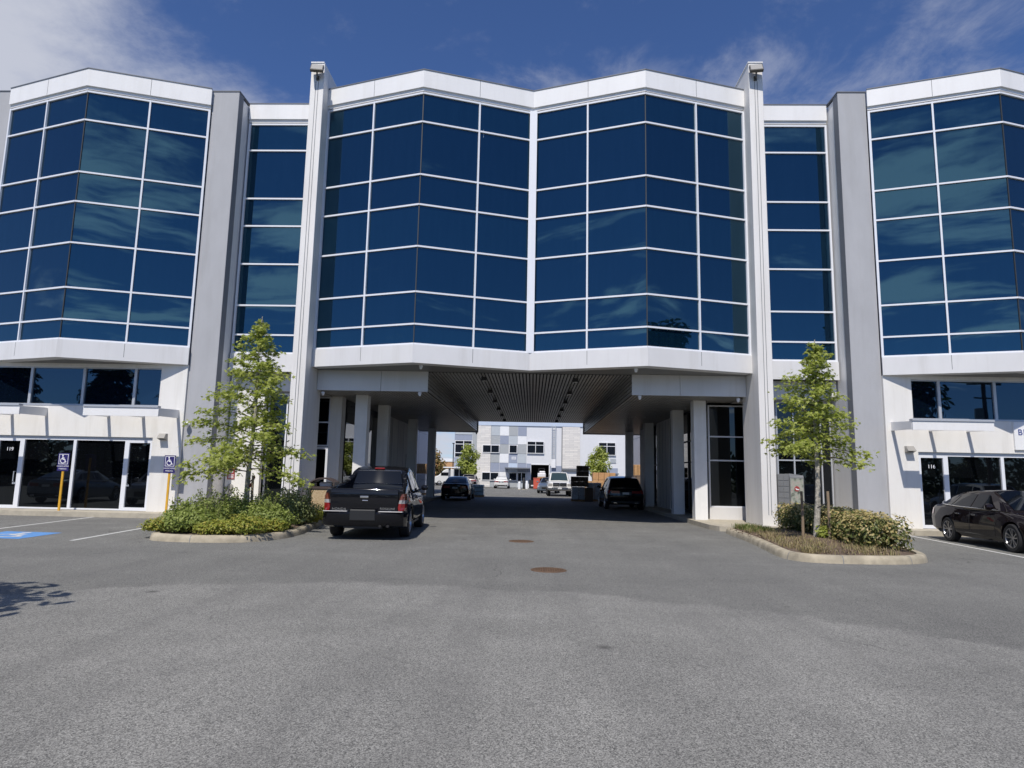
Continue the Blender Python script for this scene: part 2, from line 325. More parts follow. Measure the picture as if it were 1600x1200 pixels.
# ------------------------------------------------------------------ mesh builder
class MB:
    def __init__(s): s.v = []; s.f = []; s.m = []; s.s = []
    def add(s, vs, fs, m=0, smooth=False):
        o = len(s.v); s.v += [tuple(p) for p in vs]
        for f in fs:
            s.f.append([o+i for i in f]); s.m.append(m); s.s.append(smooth)
    def box(s, x0, y0, z0, x1, y1, z1, m=0):
        x0, x1 = min(x0, x1), max(x0, x1); y0, y1 = min(y0, y1), max(y0, y1); z0, z1 = min(z0, z1), max(z0, z1)
        s.add([(x0, y0, z0), (x1, y0, z0), (x1, y1, z0), (x0, y1, z0), (x0, y0, z1), (x1, y0, z1), (x1, y1, z1), (x0, y1, z1)],
              [(0, 3, 2, 1), (4, 5, 6, 7), (0, 1, 5, 4), (1, 2, 6, 5), (2, 3, 7, 6), (3, 0, 4, 7)], m)
    def abox(s, o, ax, ay, az, a, b, c, m=0):
        o, ax, ay, az = Vector(o), Vector(ax), Vector(ay), Vector(az)
        P = [o+ax*i+ay*j+az*k for k in c for j in b for i in a]
        P = [P[0], P[1], P[3], P[2], P[4], P[5], P[7], P[6]]
        F = [(0, 3, 2, 1), (4, 5, 6, 7), (0, 1, 5, 4), (1, 2, 6, 5), (2, 3, 7, 6), (3, 0, 4, 7)]
        if ax.cross(ay).dot(az) < 0: F = [tuple(reversed(f)) for f in F]
        s.add(P, F, m)
    def bar(s, p0, p1, w, h, m=0, up=(0, 0, 1)):
        p0, p1 = Vector(p0), Vector(p1); d = p1-p0; l = d.length
        if l < 1e-6: return
        d /= l; u = Vector(up)
        if abs(d.dot(u)) > .99: u = Vector((0, 1, 0))
        r = d.cross(u).normalized(); u = r.cross(d)
        s.abox(p0, d, r, u, (0, l), (-w/2, w/2), (-h/2, h/2), m)
    def prism(s, poly, z0, z1, m=0, mtop=None):
        n = len(poly)
        ar = sum(poly[i][0]*poly[(i+1) % n][1]-poly[(i+1) % n][0]*poly[i][1] for i in range(n))
        if ar < 0: poly = poly[::-1]
        vs = [(x, y, z0) for x, y in poly]+[(x, y, z1) for x, y in poly]
        s.add(vs, [tuple(range(n-1, -1, -1))]+[(i, (i+1) % n, n+(i+1) % n, n+i) for i in range(n)], m)
        s.add(vs, [tuple(range(n, 2*n))], m if mtop is None else mtop)
    def tube(s, pts, rad, n=8, m=0, cap=True):
        pts = [Vector(p) for p in pts]
        if not hasattr(rad, '__len__'): rad = [rad]*len(pts)
        vs = []; prev = None
        for i, p in enumerate(pts):
            d = (pts[min(i+1, len(pts)-1)]-pts[max(i-1, 0)])
            if d.length < 1e-9: d = Vector((0, 0, 1))
            d.normalize()
            u = Vector((1, 0, 0)) if prev is None else prev
            if abs(d.dot(u)) > .95: u = Vector((0, 1, 0))
            r = (u-d*u.dot(d)).normalized(); prev = r; q = d.cross(r)
            for k in range(n):
                a = 2*pi*k/n; vs.append(p+(r*cos(a)+q*sin(a))*rad[i])
        fs = [(i*n+k, i*n+(k+1) % n, (i+1)*n+(k+1) % n, (i+1)*n+k) for i in range(len(pts)-1) for k in range(n)]
        if cap: fs += [tuple(range(n-1, -1, -1)), tuple(range((len(pts)-1)*n, len(pts)*n))]
        s.add(vs, fs, m, True)
    def lathe(s, prof, n=24, c=(0, 0, 0), axis='Z', m=0, smooth=True):
        vs = []
        for r, h in prof:
            for k in range(n):
                a = 2*pi*k/n
                if axis == 'Z': vs.append((c[0]+r*cos(a), c[1]+r*sin(a), c[2]+h))
                else: vs.append((c[0]+r*sin(a), c[1]+h, c[2]+r*cos(a)))
        fs = [(i*n+k, i*n+(k+1) % n, (i+1)*n+(k+1) % n, (i+1)*n+k) for i in range(len(prof)-1) for k in range(n)]
        s.add(vs, fs, m, smooth)
    def build(s, name, mats, parent=None, loc=None, rotz=0, sharp=35, bevel=0, **tags):
        me = bpy.data.meshes.new(name)
        me.from_pydata(s.v, [], s.f)
        if not isinstance(mats, (list, tuple)): mats = [mats]
        for m in mats: me.materials.append(M[m] if isinstance(m, str) else m)
        me.polygons.foreach_set('material_index', s.m)
        me.polygons.foreach_set('use_smooth', s.s)
        me.update()
        if any(s.s):
            try: me.set_sharp_from_angle(angle=R(sharp))
            except Exception: pass
        o = bpy.data.objects.new(name, me); COL.objects.link(o)
        if parent: o.parent = parent
        if loc is not None: o.location = loc
        if rotz: o.rotation_euler = (0, 0, rotz)
        if bevel:
            b = o.modifiers.new('bevel', 'BEVEL'); b.width = bevel; b.segments = 2; b.limit_method = 'ANGLE'; b.angle_limit = R(40)
        tag(o, **tags)
        return o

def tag(o, label=None, category=None, group=None, kind=None):
    if label: o['label'] = label
    if category: o['category'] = category
    if group: o['group'] = group
    if kind: o['kind'] = kind
    return o

def thing(name, label, category, loc=(0, 0, 0), rotz=0, group=None):
    o = bpy.data.objects.new(name, None); COL.objects.link(o)
    o.empty_display_size = .2
    o.location = loc; o.rotation_euler = (0, 0, rotz)
    return tag(o, label, category, group)

def kids(o): return [c for c in bpy.data.objects if c.parent == o]

def dup(root, loc, rotz=None, label=None, group=None, scale=None):
    def cp(o, par):
        c = o.copy(); COL.objects.link(c)
        if par: c.parent = par
        for k in KID.get(o.name, []): cp(k, c)
        return c
    KID = {}
    for o in bpy.data.objects:
        if o.parent: KID.setdefault(o.parent.name, []).append(o)
    c = cp(root, None); c.location = loc
    if rotz is not None: c.rotation_euler = (0, 0, rotz)
    if scale: c.scale = (scale,)*3
    if label: c['label'] = label
    if group: c['group'] = group
    return c

def text_mb(txt, size, m=0, depth=.006, spacing=1.0):
    """letters as a mesh in the XZ plane facing -Y, centred"""
    cu = bpy.data.curves.new('lettering', 'FONT'); cu.body = txt; cu.size = size
    cu.align_x = 'CENTER'; cu.align_y = 'CENTER'; cu.extrude = depth; cu.space_character = spacing
    ob = bpy.data.objects.new('lettering', cu); COL.objects.link(ob)
    dg = bpy.context.evaluated_depsgraph_get()
    me = bpy.data.meshes.new_from_object(ob.evaluated_get(dg))
    vs = [(v.co.x, -v.co.z, v.co.y) for v in me.vertices]; fs = [tuple(p.vertices) for p in me.polygons]
    bpy.data.objects.remove(ob); bpy.data.curves.remove(cu); bpy.data.meshes.remove(me)
    mb = MB(); mb.add(vs, fs, m)
    return mb

def shifted(mb, dx, dy, dz, rot=0):
    c, s_ = cos(rot), sin(rot)
    mb.v = [(x*c-y*s_+dx, x*s_+y*c+dy, z+dz) for x, y, z in mb.v]; return mb

# ------------------------------------------------------------------ building helpers
def wloc(o):
    v = Vector((0, 0, 0))
    while o: v += o.location; o = o.parent
    return v
def put(mb, name, mats, parent, **k):
    """link a mesh written in world coordinates as a child of parent"""
    w = wloc(parent)
    mb.v = [(x-w.x, y-w.y, z-w.z) for x, y, z in mb.v]
    return mb.build(name, mats, parent, **k)

def offset_line(pts, d):
    """offset an open plan polyline towards -Y by d (mitred)"""
    P = [Vector((x, y)) for x, y in pts]; out = []
    def nrm(a, b):
        t = (b-a).normalized(); n = Vector((t.y, -t.x))
        return n if n.y < 0 else -n
    for i, p in enumerate(P):
        if i == 0: n = nrm(P[0], P[1]); out.append(p+n*d)
        elif i == len(P)-1: n = nrm(P[-2], P[-1]); out.append(p+n*d)
        else:
            a, b = nrm(P[i-1], p), nrm(p, P[i+1]); q = (a+b).normalized()
            out.append(p+q*(d/q.dot(a)))
    return [(v.x, v.y) for v in out]

def strip(mb, pts, d_out, d_in, z0, z1, m=0):
    mb.prism(offset_line(pts, d_out)+offset_line(pts, d_in)[::-1], z0, z1, m)

ROWS = [14.42, 13.379, 11.498, 10.444, 9.0, 7.459, 6.38, 5.72]
RMAT = ['spandrel', 'glass', 'glass', 'spandrel', 'glass', 'glass', 'spandrel']
rng = random.Random(5)

def curtain(parent, pts, ends=(True, True), nper=2, peak_joint=True, valley=None, rows=ROWS):
    """glazed bay along a plan polyline: one white grid as the part, every pane a sub-part"""
    fr = MB()
    line = [Vector((x, y, 0)) for x, y in pts]
    panes = []
    for si in range(len(line)-1):
        a, b = line[si], line[si+1]; d = (b-a); l = d.length; d.normalize()
        n = Vector((d.y, -d.x, 0));  n = n if n.y < 0 else -n
        z = Vector((0, 0, 1))
        for zz in rows[1:-1]:
            fr.abox(a, d, n, z, (0.004, l-.004), (-.09, .012), (zz-.028, zz+.028), 0)
        for zz, h in ((rows[0], .03), (rows[-1], .035)):
            fr.abox(a, d, n, z, (0.004, l-.004), (-.09, .010), (zz-h, zz+h), 0)
        for k in range(1, nper):
            fr.abox(a, d, n, z, (l*k/nper-.028, l*k/nper+.028), (-.09, .018), (rows[-1]-.03, rows[0]+.03), 0)
        if ends[0] and si == 0: fr.abox(a, d, n, z, (0.0, .07), (-.09, .02), (rows[-1]-.03, rows[0]+.03), 0)
        if ends[1] and si == len(line)-2: fr.abox(a, d, n, z, (l-.07, l), (-.09, .02), (rows[-1]-.03, rows[0]+.03), 0)
        for k in range(nper):
            u0, u1 = l*k/nper, l*(k+1)/nper
            for ri in range(len(rows)-1):
                mb = MB()
                tx, tz = rng.uniform(-.004, .004), rng.uniform(-.004, .004)   # panes are never perfectly coplanar
                z1, z0 = rows[ri], rows[ri+1]
                n2 = (n+d*tx+z*tz).normalized()
                mid = a+d*((u0+u1)/2)+z*((z0+z1)/2)-n*.045
                hx, hz = (u1-u0)/2-.012, (z1-z0)/2-.006
                mb.abox(mid, d, n2, z, (-hx, hx), (-.012, 0), (-hz, hz), 0)
                panes.append((mb, RMAT[ri]))
    for i, p in enumerate(line[1:-1]):
        if valley and i in valley:
            fr.box(p.x-.13, p.y-.10, rows[-1]-.03, p.x+.13, p.y+.1, rows[0]+.03, 0)
        else:
            fr.box(p.x-.016, p.y+.012, rows[-1], p.x+.016, p.y+.07, rows[0], 1)
    f = put(fr, 'curtain_wall', ['mull', 'joint'], parent)
    for mb, mt in panes:
        put(mb, 'glass_pane', mt, f)
    return f

def band(parent, pts, name, z0, z1, mat, seams=True, lip=True, d=.07, cap=True):
    mb = MB()
    if lip:
        strip(mb, pts, d, -.35, z0+.11, z1, 0); strip(mb, pts, d-.06, -.3, z0, z0+.11, 0)
    else:
        strip(mb, pts, d, -.35, z0, z1, 0)
    if cap: strip(mb, pts, d+.02, -.4, z1, z1+.03, 1)
    o = offset_line(pts, d)
    if seams:
        for i in range(len(o)-1):
            a, b = Vector((*o[i], 0)), Vector((*o[i+1], 0)); t = (b-a); l = t.length; t.normalize()
            n = Vector((t.y, -t.x, 0)); n = n if n.y < 0 else -n
            if l > 2.5: mb.abox(a, t, n, Vector((0, 0, 1)), (l/2-.006, l/2+.006), (-.02, .002), (z0+.12, z1-.01), 2)
    return put(mb, name, [mat, 'flash', 'joint'], parent)

def glazing(parent, name, x0, x1, z0, z1, y, mat='dglass', fw=.05, frame='mull', axis='X', mulls=(), trans=(), fd=.10, frame_name='frame'):
    """a glazed opening: glass is the part, its metal frame a sub-part; axis X faces -Y, axis Y is a wall along the passage"""
    g = MB(); f = MB()
    def bx(mb, a0, a1, d0, d1, zz0, zz1, m=0):
        if axis == 'X': mb.box(a0, y+d0, zz0, a1, y+d1, zz1, m)
        else: mb.box(y+d0, a0, zz0, y+d1, a1, zz1, m)
    x0, x1 = min(x0, x1), max(x0, x1)
    bx(g, x0+.01, x1-.01, .02, .04, z0+.01, z1-.01)
    lo, hi = -.04, fd-.04
    bx(f, x0, x0+fw, lo, hi, z0, z1); bx(f, x1-fw, x1, lo, hi, z0, z1)
    bx(f, x0+fw, x1-fw, lo, hi, z1-fw, z1); bx(f, x0+fw, x1-fw, lo, hi, z0, z0+fw)
    ms = sorted(mulls)
    for u in ms: bx(f, u-fw/2, u+fw/2, lo, hi, z0+fw, z1-fw)
    for t in trans:
        e = [x0+fw]+[q for u in ms for q in (u-fw/2, u+fw/2)]+[x1-fw]
        for i in range(0, len(e), 2): bx(f, e[i], e[i+1], lo+.004, hi-.004, t-fw/2, t+fw/2)
    o = put(g, name, mat, parent)
    put(f, frame_name, frame, o)
    return o

# ------------------------------------------------------------------ the central block over the driveway
CB = thing('office_building', 'central white office block with two pointed bays of blue glass over a driveway passage', 'building', (0, 22, 0))
BAY = [(-7.404, 21.913), (-3.75, 20.724), (0, 22.0), (3.75, 20.724), (7.404, 21.913)]
curtain(CB, BAY, valley={1})
band(CB, BAY, 'parapet', 14.489, 15.222, 'white')
band(CB, BAY, 'fascia', 5.096, 5.69, 'panel', lip=False, cap=False)
for sx in (-1, 1):
    # tall fin
    mb = MB(); mb.box(sx*7.404, 21.286, .15, sx*7.876, 22.95, 15.889)
    fin = put(mb, 'fin_wall', 'finconc', CB, bevel=.015)
    mb = MB(); mb.box(sx*7.404-.02, 21.266, 15.889, sx*7.404+sx*.492+.0, 22.97, 15.93); put(mb, 'coping', 'white', fin)
    mb = MB()
    for q in (-.045, .045): mb.box(sx*7.64+q-.008, 21.278, .5, sx*7.64+q+.008, 21.2875, 15.2)
    put(mb, 'groove', 'flash', fin)
    # recessed glazed strip between fin and grey pillar
    rp = [(7.876, 22.8), (10.66, 22.8)] if sx > 0 else [(-10.66, 22.8), (-7.876, 22.8)]
    curtain(CB, rp, nper=1)
    band(CB, rp, 'parapet', 14.488, 15.197, 'white', seams=False)
    band(CB, rp, 'fascia', 5.05, 5.69, 'panel', seams=False, lip=False, cap=False)
    # lintel panel behind the fascia and the strip soffit
    mb = MB(); mb.box(sx*7.876, 23.25, 4.42, sx*10.66, 23.4, 5.05); put(mb, 'lintel_panel', 'panel', CB)
    mb = MB(); mb.box(sx*7.876, 22.83, 5.05, sx*10.66, 23.6, 5.09); put(mb, 'soffit', 'flatsoffit', CB)
    mb = MB(); mb.box(sx*7.42, 23.4, 4.36, sx*10.66, 24.4, 4.42); put(mb, 'soffit', 'soffit', CB)

# soffit over the driveway: ribbed metal boards with black joints every 3.6 m
JY = [22.62, 25.3, 28.9, 32.5, 36.1, 39.7, 43.4]
mb = MB()
zc = 5.10
for j in range(len(JY)-1):
    y0, y1 = JY[j]+.03, JY[j+1]-.03
    n = 58
    for i in range(n):
        x = -3.52+7.04*i/n
        mb.box(x+.024, y0, zc-.03, x+7.04/n-.024, y1, zc, 0)
mb.box(-3.54, 22.6, zc, 3.54, 43.5, zc+.03, 1)
put(mb, 'soffit', ['soffit', 'soffitdark'], CB)
# flat soffit under the projecting bays
mb = MB(); mb.prism(offset_line(BAY, .0)+[(7.39, 22.64), (-7.39, 22.64)], 5.10, 5.13); put(mb, 'soffit', 'flatsoffit', CB)
JS = [22.58, 24.6, 28.2, 31.8, 35.4, 39.0, 41.4, 43.4]
for sx in (-1, 1):
    mb = MB(); x1 = 7.39; zd = 4.40
    for j in range(len(JS)-1):
        n = 30
        for i in range(n):
            x = 3.55+(x1-3.55)*i/n; w = (x1-3.55)/n
            mb.box(sx*(x+.024), JS[j]+.03, zd, sx*(x+w-.024), JS[j+1]-.03, zd+.03, 0)
    mb.box(sx*3.56, 22.57, zd+.03, sx*x1, 43.45, zd+.05, 1)
    put(mb, 'soffit', ['soffit', 'soffitdark'], CB)
    mb = MB()
    for j in range(len(JY)-1):
        y0, y1 = max(22.62, JY[j])+.03, JY[j+1]-.03
        for i in range(5):
            z = zd+.01+(5.09-zd-.01)*i/5; mb.box(sx*3.52, y0, z+.02, sx*3.55, y1, z+(5.09-zd-.01)/5-.02, 0)
    mb.box(sx*3.55, 22.57, zd+.01, sx*3.59, 43.45, 5.095, 1)
    put(mb, 'drop_side', ['soffit', 'soffitdark'], CB)
    mb = MB()
    mb.box(sx*3.52, 22.50, zd-.01, sx*5.15, 22.56, 5.095, 0); mb.box(sx*5.165, 22.50, zd-.01, sx*7.39, 22.56, 5.095, 0)
    put(mb, 'drop_fascia', ['panel'], CB)
mb = MB()
for sx in (-1, 1): mb.box(sx*3.45, 43.45, 4.34, sx*7.4, 43.55, 5.08)
mb.box(-7.4, 43.45, 5.08, 7.4, 43.55, 5.9)
put(mb, 'rear_fascia', 'panel', CB)
mb = MB(); mb.prism([(-7.8, 22.95), (-7.4, 22.95), (-7.4, 22.0), (-3.75, 20.95), (0, 22.15), (3.75, 20.95), (7.4, 22.0), (7.4, 22.95), (10.66, 23.0), (10.66, 38.5), (-10.66, 38.5), (-10.66, 23.0)], 14.5, 14.75)
put(mb, 'roof', 'flash', CB)
mb = MB(); mb.box(-7.4, 38.6, 5.15, 7.4, 43.44, 5.6); put(mb, 'canopy_roof', 'flash', CB)
mb = MB(); mb.box(-10.66, 38.5, 5.14, 10.66, 38.7, 15.0)
for sx in (-1, 1): mb.box(sx*10.5, 23.0, 4.5, sx*10.66, 38.5, 14.5)
put(mb, 'wall', 'wall', CB)
# square columns
for sx in (-1, 1):
    for y in (24.06, 27.62, 34.4, 41.2):
        mb = MB(); mb.box(sx*6.15-.225, y-.225, .15, sx*6.15+.225, y+.225, 4.40)
        put(mb, 'column', 'column', CB, bevel=.012)
# passage side walls, left
def wall_piece(x0, x1, y0, y1, z0, z1, grooves=(), name='side_wall'):
    mb = MB(); mb.box(x0, y0, z0, x1, y1, z1)
    xf = max(x0, x1) if x0 < 0 else min(x0, x1)
    for y in grooves: mb.box(xf-.006, y, .2, xf+.006, y+.025, z1-.05, 1)
    put(mb, name, ['wall', 'flash'], CB)
wall_piece(-7.50, -7.06, 24.5, 25.0, .15, 4.40, name='pier')
wall_piece(-7.3, -7.06, 32.2, 38.0, .15, 4.40, (33.6, 35.1, 36.6))
wall_piece(-7.3, -7.06, 38.0, 39.3, 2.6, 4.40)
wall_piece(-7.3, -7.06, 39.3, 39.9, .15, 4.40)
wall_piece(-10.66, -7.3, 39.7, 39.9, .15, 5.13, name='rear_wall')
glazing(CB, 'side_window', 25.0, 32.2, .2, 4.38, -7.14, axis='Y', frame='joint', mulls=(26.5, 28.3, 30.3), trans=(1.7, 2.9), fd=.04)
glazing(CB, 'side_window', 38.0, 39.3, .2, 2.6, -7.14, axis='Y', frame='joint')
glazing(CB, 'storefront_window', -8.06, -7.5, 2.52, 4.38, 24.56, trans=(3.42,))
glazing(CB, 'door', -8.06, -7.5, .17, 2.50, 24.56, fw=.09, frame='mull', frame_name='door_frame')
glazing(CB, 'storefront_window', -10.6, -8.07, .17, 4.38, 24.56, mulls=(-9.2,), trans=(2.5, 3.42))
# passage side walls, right
wall_piece(6.6, 6.84, 31.4, 34.6, .15, 4.40, (32.2, 33.0, 33.8))
wall_piece(6.6, 6.84, 36.6, 39.9, .15, 4.40)
wall_piece(6.84, 10.66, 39.7, 39.9, .15, 5.13, name='rear_wall')
glazing(CB, 'side_window', 24.62, 31.4, .2, 4.38, 6.68, axis='Y', frame='joint', mulls=(26.2, 27.9, 29.6), trans=(2.27, 3.14))
glazing(CB, 'side_window', 34.6, 36.6, .2, 4.38, 6.68, axis='Y', frame='joint', mulls=(35.6,), trans=(2.27,))
glazing(CB, 'storefront_window', 6.6, 8.1, .58, 4.30, 24.5, mulls=(7.92,), trans=(2.27, 3.14))
mb = MB(); mb.box(6.6, 24.46, .15, 8.1, 24.6, .58); put(mb, 'sill_panel', 'panel', CB)
# lower storey behind the recessed strips
mb = MB()
mb.box(-10.66, 23.1, .15, -9.45, 23.3, 4.42)
put(mb, 'wall', 'wall', CB)
glazing(CB, 'storefront_window', -9.45, -7.88, .3, 4.36, 23.5, mulls=(-8.75, -8.42), trans=(3.1,))
glazing(CB, 'storefront_window', 8.75, 10.66, .3, 4.36, 23.6, mulls=(9.35, 10.30), trans=(2.3,), frame='alum', fw=.045)
mb = MB(); mb.box(7.88, 23.55, .15, 8.75, 23.7, 4.42); mb.box(8.75, 23.55, .15, 10.66, 23.7, .3)
put(mb, 'wall', 'edgeconc', CB)
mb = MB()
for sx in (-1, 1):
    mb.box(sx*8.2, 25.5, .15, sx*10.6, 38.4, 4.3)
put(mb, 'light_blocker', 'dark', CB)  # unseen dark boxes added behind the glass to stop light leaking

# ------------------------------------------------------------------ the two side blocks
def side_block(sx, label, number):
    B = thing('office_building', label, 'building', (sx*15.4, 22, 0))
    pts = [(11.671, 21.863), (15.386, 20.658), (19.1, 21.863)]
    if sx < 0: pts = [(-x, y) for x, y in pts[::-1]]
    curtain(B, pts)
    band(B, pts, 'parapet', 14.489, 15.222, 'white')
    band(B, pts, 'fascia', 5.096, 5.69, 'panel', lip=False, cap=False)
    mb = MB(); mb.prism(pts+[(pts[-1][0], 22.2), (pts[0][0], 22.2)], 5.10, 5.13); put(mb, 'soffit', 'flatsoffit', B)
    for a, b in ((10.70, 11.665), (19.105, 20.15)):
        mb = MB(); mb.box(sx*a, 21.932, .15, sx*b, 22.30, 15.19)
        p = put(mb, 'pillar', 'greyconc', B, bevel=.012)
        mb = MB(); mb.box(sx*(a-.02), 21.91, 15.19, sx*(b+.02), 22.9, 15.23); put(mb, 'coping', 'flash', p)
        mb = MB(); mb.box(sx*a+(-.003 if sx > 0 else .003), 21.945, .16, sx*a+sx*.02, 22.29, 15.18, 0)
        put(mb, 'shaded_pillar_edge', 'edgeconc', p)  # overlay that paints shade onto the side of the concrete slab
        mb = MB(); mb.box(sx*(a+.02), 22.30, .15, sx*(b-.02), 23.7, 15.1); put(mb, 'pillar_return', 'white', B)
    # ground-floor wall round the openings
    mb = MB(); Y0, Y1 = 21.86, 22.12
    def wb(xa, xb, z0, z1): mb.box(sx*xa, Y0, z0, sx*xb, Y1, z1)
    wb(11.67, 12.57, .15, 5.095); wb(19.2, 20.1, .15, 5.095)
    wb(12.57, 19.2, 4.98, 5.095); wb(12.57, 19.2, 2.60, 3.66)
    wb(12.57, 12.66, .15, 2.60)
    put(mb, 'wall', 'wall', B)
    mb = MB(); mb.box(sx*12.57, 21.845, 3.635, sx*19.2, 21.99, 3.66); put(mb, 'sill', 'alum', B)
    for xa, xb in ((12.57, 13.5), (13.5, 15.3), (15.3, 17.15), (17.15, 19.2)):
        glazing(B, 'window', sx*xa, sx*xb, 3.66, 4.98, 21.97, mat='rglass', fw=.045, frame='alum')
    mb = MB(); mb.box(sx*12.66, 21.93, 2.52, sx*19.2, 22.1, 2.60); put(mb, 'head_frame', 'alum', B)
    for xa, xb, dr in ((12.66, 13.58, 1), (13.58, 15.36, 0), (15.36, 17.16, 0), (17.16, 18.1, 1), (18.1, 19.2, 0)):
        if not dr:
            glazing(B, 'storefront_window', sx*xa, sx*xb, .16, 2.52, 21.97, fw=.05)
            continue
        d = glazing(B, 'door', sx*xa, sx*xb, .16, 2.52, 21.97, fw=.105, frame_name='door_frame')
        h = MB(); hx = sx*(xb-.17) if xa < 13 else sx*(xa+.15)
        h.tube([(hx, 21.92, 1.05), (hx, 21.86, 1.05), (hx, 21.86, 1.38), (hx, 21.92, 1.38)], .014, 8)
        put(h, 'handle', 'alum', d)
        h = MB(); h.box(hx-.05, 21.905, .96, hx+.05, 21.93, 1.02); put(h, 'lock', 'alum', d)
        tx = number[0 if xa < 13 else 1]
        if tx:
            t = text_mb(tx, .17, depth=.004); shifted(t, sx*(xa+xb)/2, 21.975, 2.13); put(t, 'door_number', 'signwhite', d)
    # open-frame canopies above the doors
    for xa, xb in ((11.84, 14.30), (16.40, 18.86)):
        mb = MB()
        mb.box(sx*xa, 20.63, 3.22, sx*xb, 20.69, 3.50)
        mb.box(sx*xa-.01, 20.60, 3.50, sx*xb+.01, 20.78, 3.56, 1)
        c = put(mb, 'canopy', ['white', 'alum'], B)
        for i in range(3):
            xx = xa+.03+(xb-xa-.06)*i/2
            mb = MB()
            xs = (sx*xx-.035, sx*xx+.035)
            vs = [(x, y, z) for x in xs for y, z in ((20.69, 3.24), (21.86, 3.27), (21.86, 3.55), (20.69, 3.49))]
            mb.add(vs, [(3, 2, 1, 0), (4, 5, 6, 7), (0, 1, 5, 4), (1, 2, 6, 5), (2, 3, 7, 6), (3, 0, 4, 7)])
            put(mb, 'strut', 'white', c)
    # mass behind
    mb = MB()
    rp = [(p[0], p[1]+.2) for p in pts]
    mb.prism(rp+[(sx*20.1, 22.4), (sx*20.1, 43.9), (sx*10.7, 43.9), (sx*10.7, 23.7)] if sx > 0 else rp+[(-10.7, 23.7), (-10.7, 43.9), (-20.1, 43.9), (-20.1, 22.4)], 14.5, 14.75)
    put(mb, 'roof', 'flash', B)
    mb = MB(); mb.box(sx*10.7, 43.9, .1, sx*20.1, 44.1, 14.9); mb.box(sx*19.95, 22.35, .1, sx*20.1, 43.9, 14.5); mb.box(sx*10.70, 25, .1, sx*10.85, 43.9, 14.5)
    put(mb, 'rear_wall', 'wall', B)
    mb = MB(); mb.box(sx*12.0, 22.9, .2, sx*19.5, 23.0, 5.0); put(mb, 'light_blocker', 'dark', B)  # unseen dark slab, added only to block stray light inside
    return B
side_block(-1, 'left-hand white office block with a pointed blue glass bay above two signposts', (None, '119'))
RB = side_block(1, 'right-hand white office block with a pointed blue glass bay behind the parked sedan', ('116', None))
# tenant sign board at the right edge
mb = MB(); mb.box(15.72, 21.80, 2.72, 18.3, 21.855, 3.62)
sb = put(mb, 'sign_board', 'bl_white', RB)
t = text_mb('BE', .27, depth=.006, spacing=1.12); shifted(t, 15.98, 21.795, 3.28); put(t, 'lettering', 'letterblue', sb)

# lower warehouse wings along the rear yard
def yard_wing(sx, label):
    o = thing('warehouse_wing', label, 'building', (sx*14, 44.2, 0))
    mb = MB(); mb.box(sx*9.0, 44.2, 0, sx*20, 62, 8.6, 0)
    for z in (2.4, 4.9): mb.box(sx*9.0, 44.25, z, sx*8.994, 61.95, z+.025, 1)
    for y in (48.5, 53., 57.5): mb.box(sx*9.0, y, .1, sx*8.994, y+.025, 8.5, 1)
    put(mb, 'wall', ['blockgrey', 'flash'], o)
    mb = MB(); mb.box(sx*8.985, 50.2, .05, sx*8.95, 51.9, 3.6); put(mb, 'door', 'bl_blue', o)
    mb = MB(); mb.box(sx*8.9, 44.15, 8.6, sx*20.1, 62.1, 8.75); put(mb, 'coping', 'flash', o)
yard_wing(-1, 'pale precast warehouse wing on the left of the rear yard')
yard_wing(1, 'pale precast warehouse wing on the right of the rear yard')

# ------------------------------------------------------------------ ground, kerbs, paint
def sheet(name, poly, z, mat, kind='structure'):
    mb = MB(); mb.add([(x, y, z) for x, y in poly], [tuple(range(len(poly)))])
    return mb.build(name, mat, kind=kind)
sheet('ground', [(-4000, -2000), (4000, -2000), (4000, 6000), (-4000, 6000)], -.03, pm('dry_green_ground', (.10, .11, .06), 1, var=.3, vscale=.05))
sheet('parking_lot', [(-60, -40), (60, -40), (60, 140), (-60, 140)], 0, 'asphalt')

def smooth_closed(pts, it=2):
    for _ in range(it):
        q = []
        for i, a in enumerate(pts):
            b = pts[(i+1) % len(pts)]
            q += [(a[0]*.75+b[0]*.25, a[1]*.75+b[1]*.25), (a[0]*.25+b[0]*.75, a[1]*.25+b[1]*.75)]
        pts = q
    return pts
def inset(poly, d):
    n = len(poly); out = []
    ar = sum(poly[i][0]*poly[(i+1) % n][1]-poly[(i+1) % n][0]*poly[i][1] for i in range(n))
    s = 1 if ar > 0 else -1
    for i in range(n):
        p0, p, p1 = Vector(poly[i-1]), Vector(poly[i]), Vector(poly[(i+1) % n])
        a = (p-p0).normalized(); b = (p1-p).normalized()
        na, nb = Vector((-a.y, a.x))*s, Vector((-b.y, b.x))*s
        q = (na+nb)
        q = q.normalized() if q.length > 1e-6 else na
        out.append(tuple(p+q*(d/max(.4, q.dot(na)))))
    return out
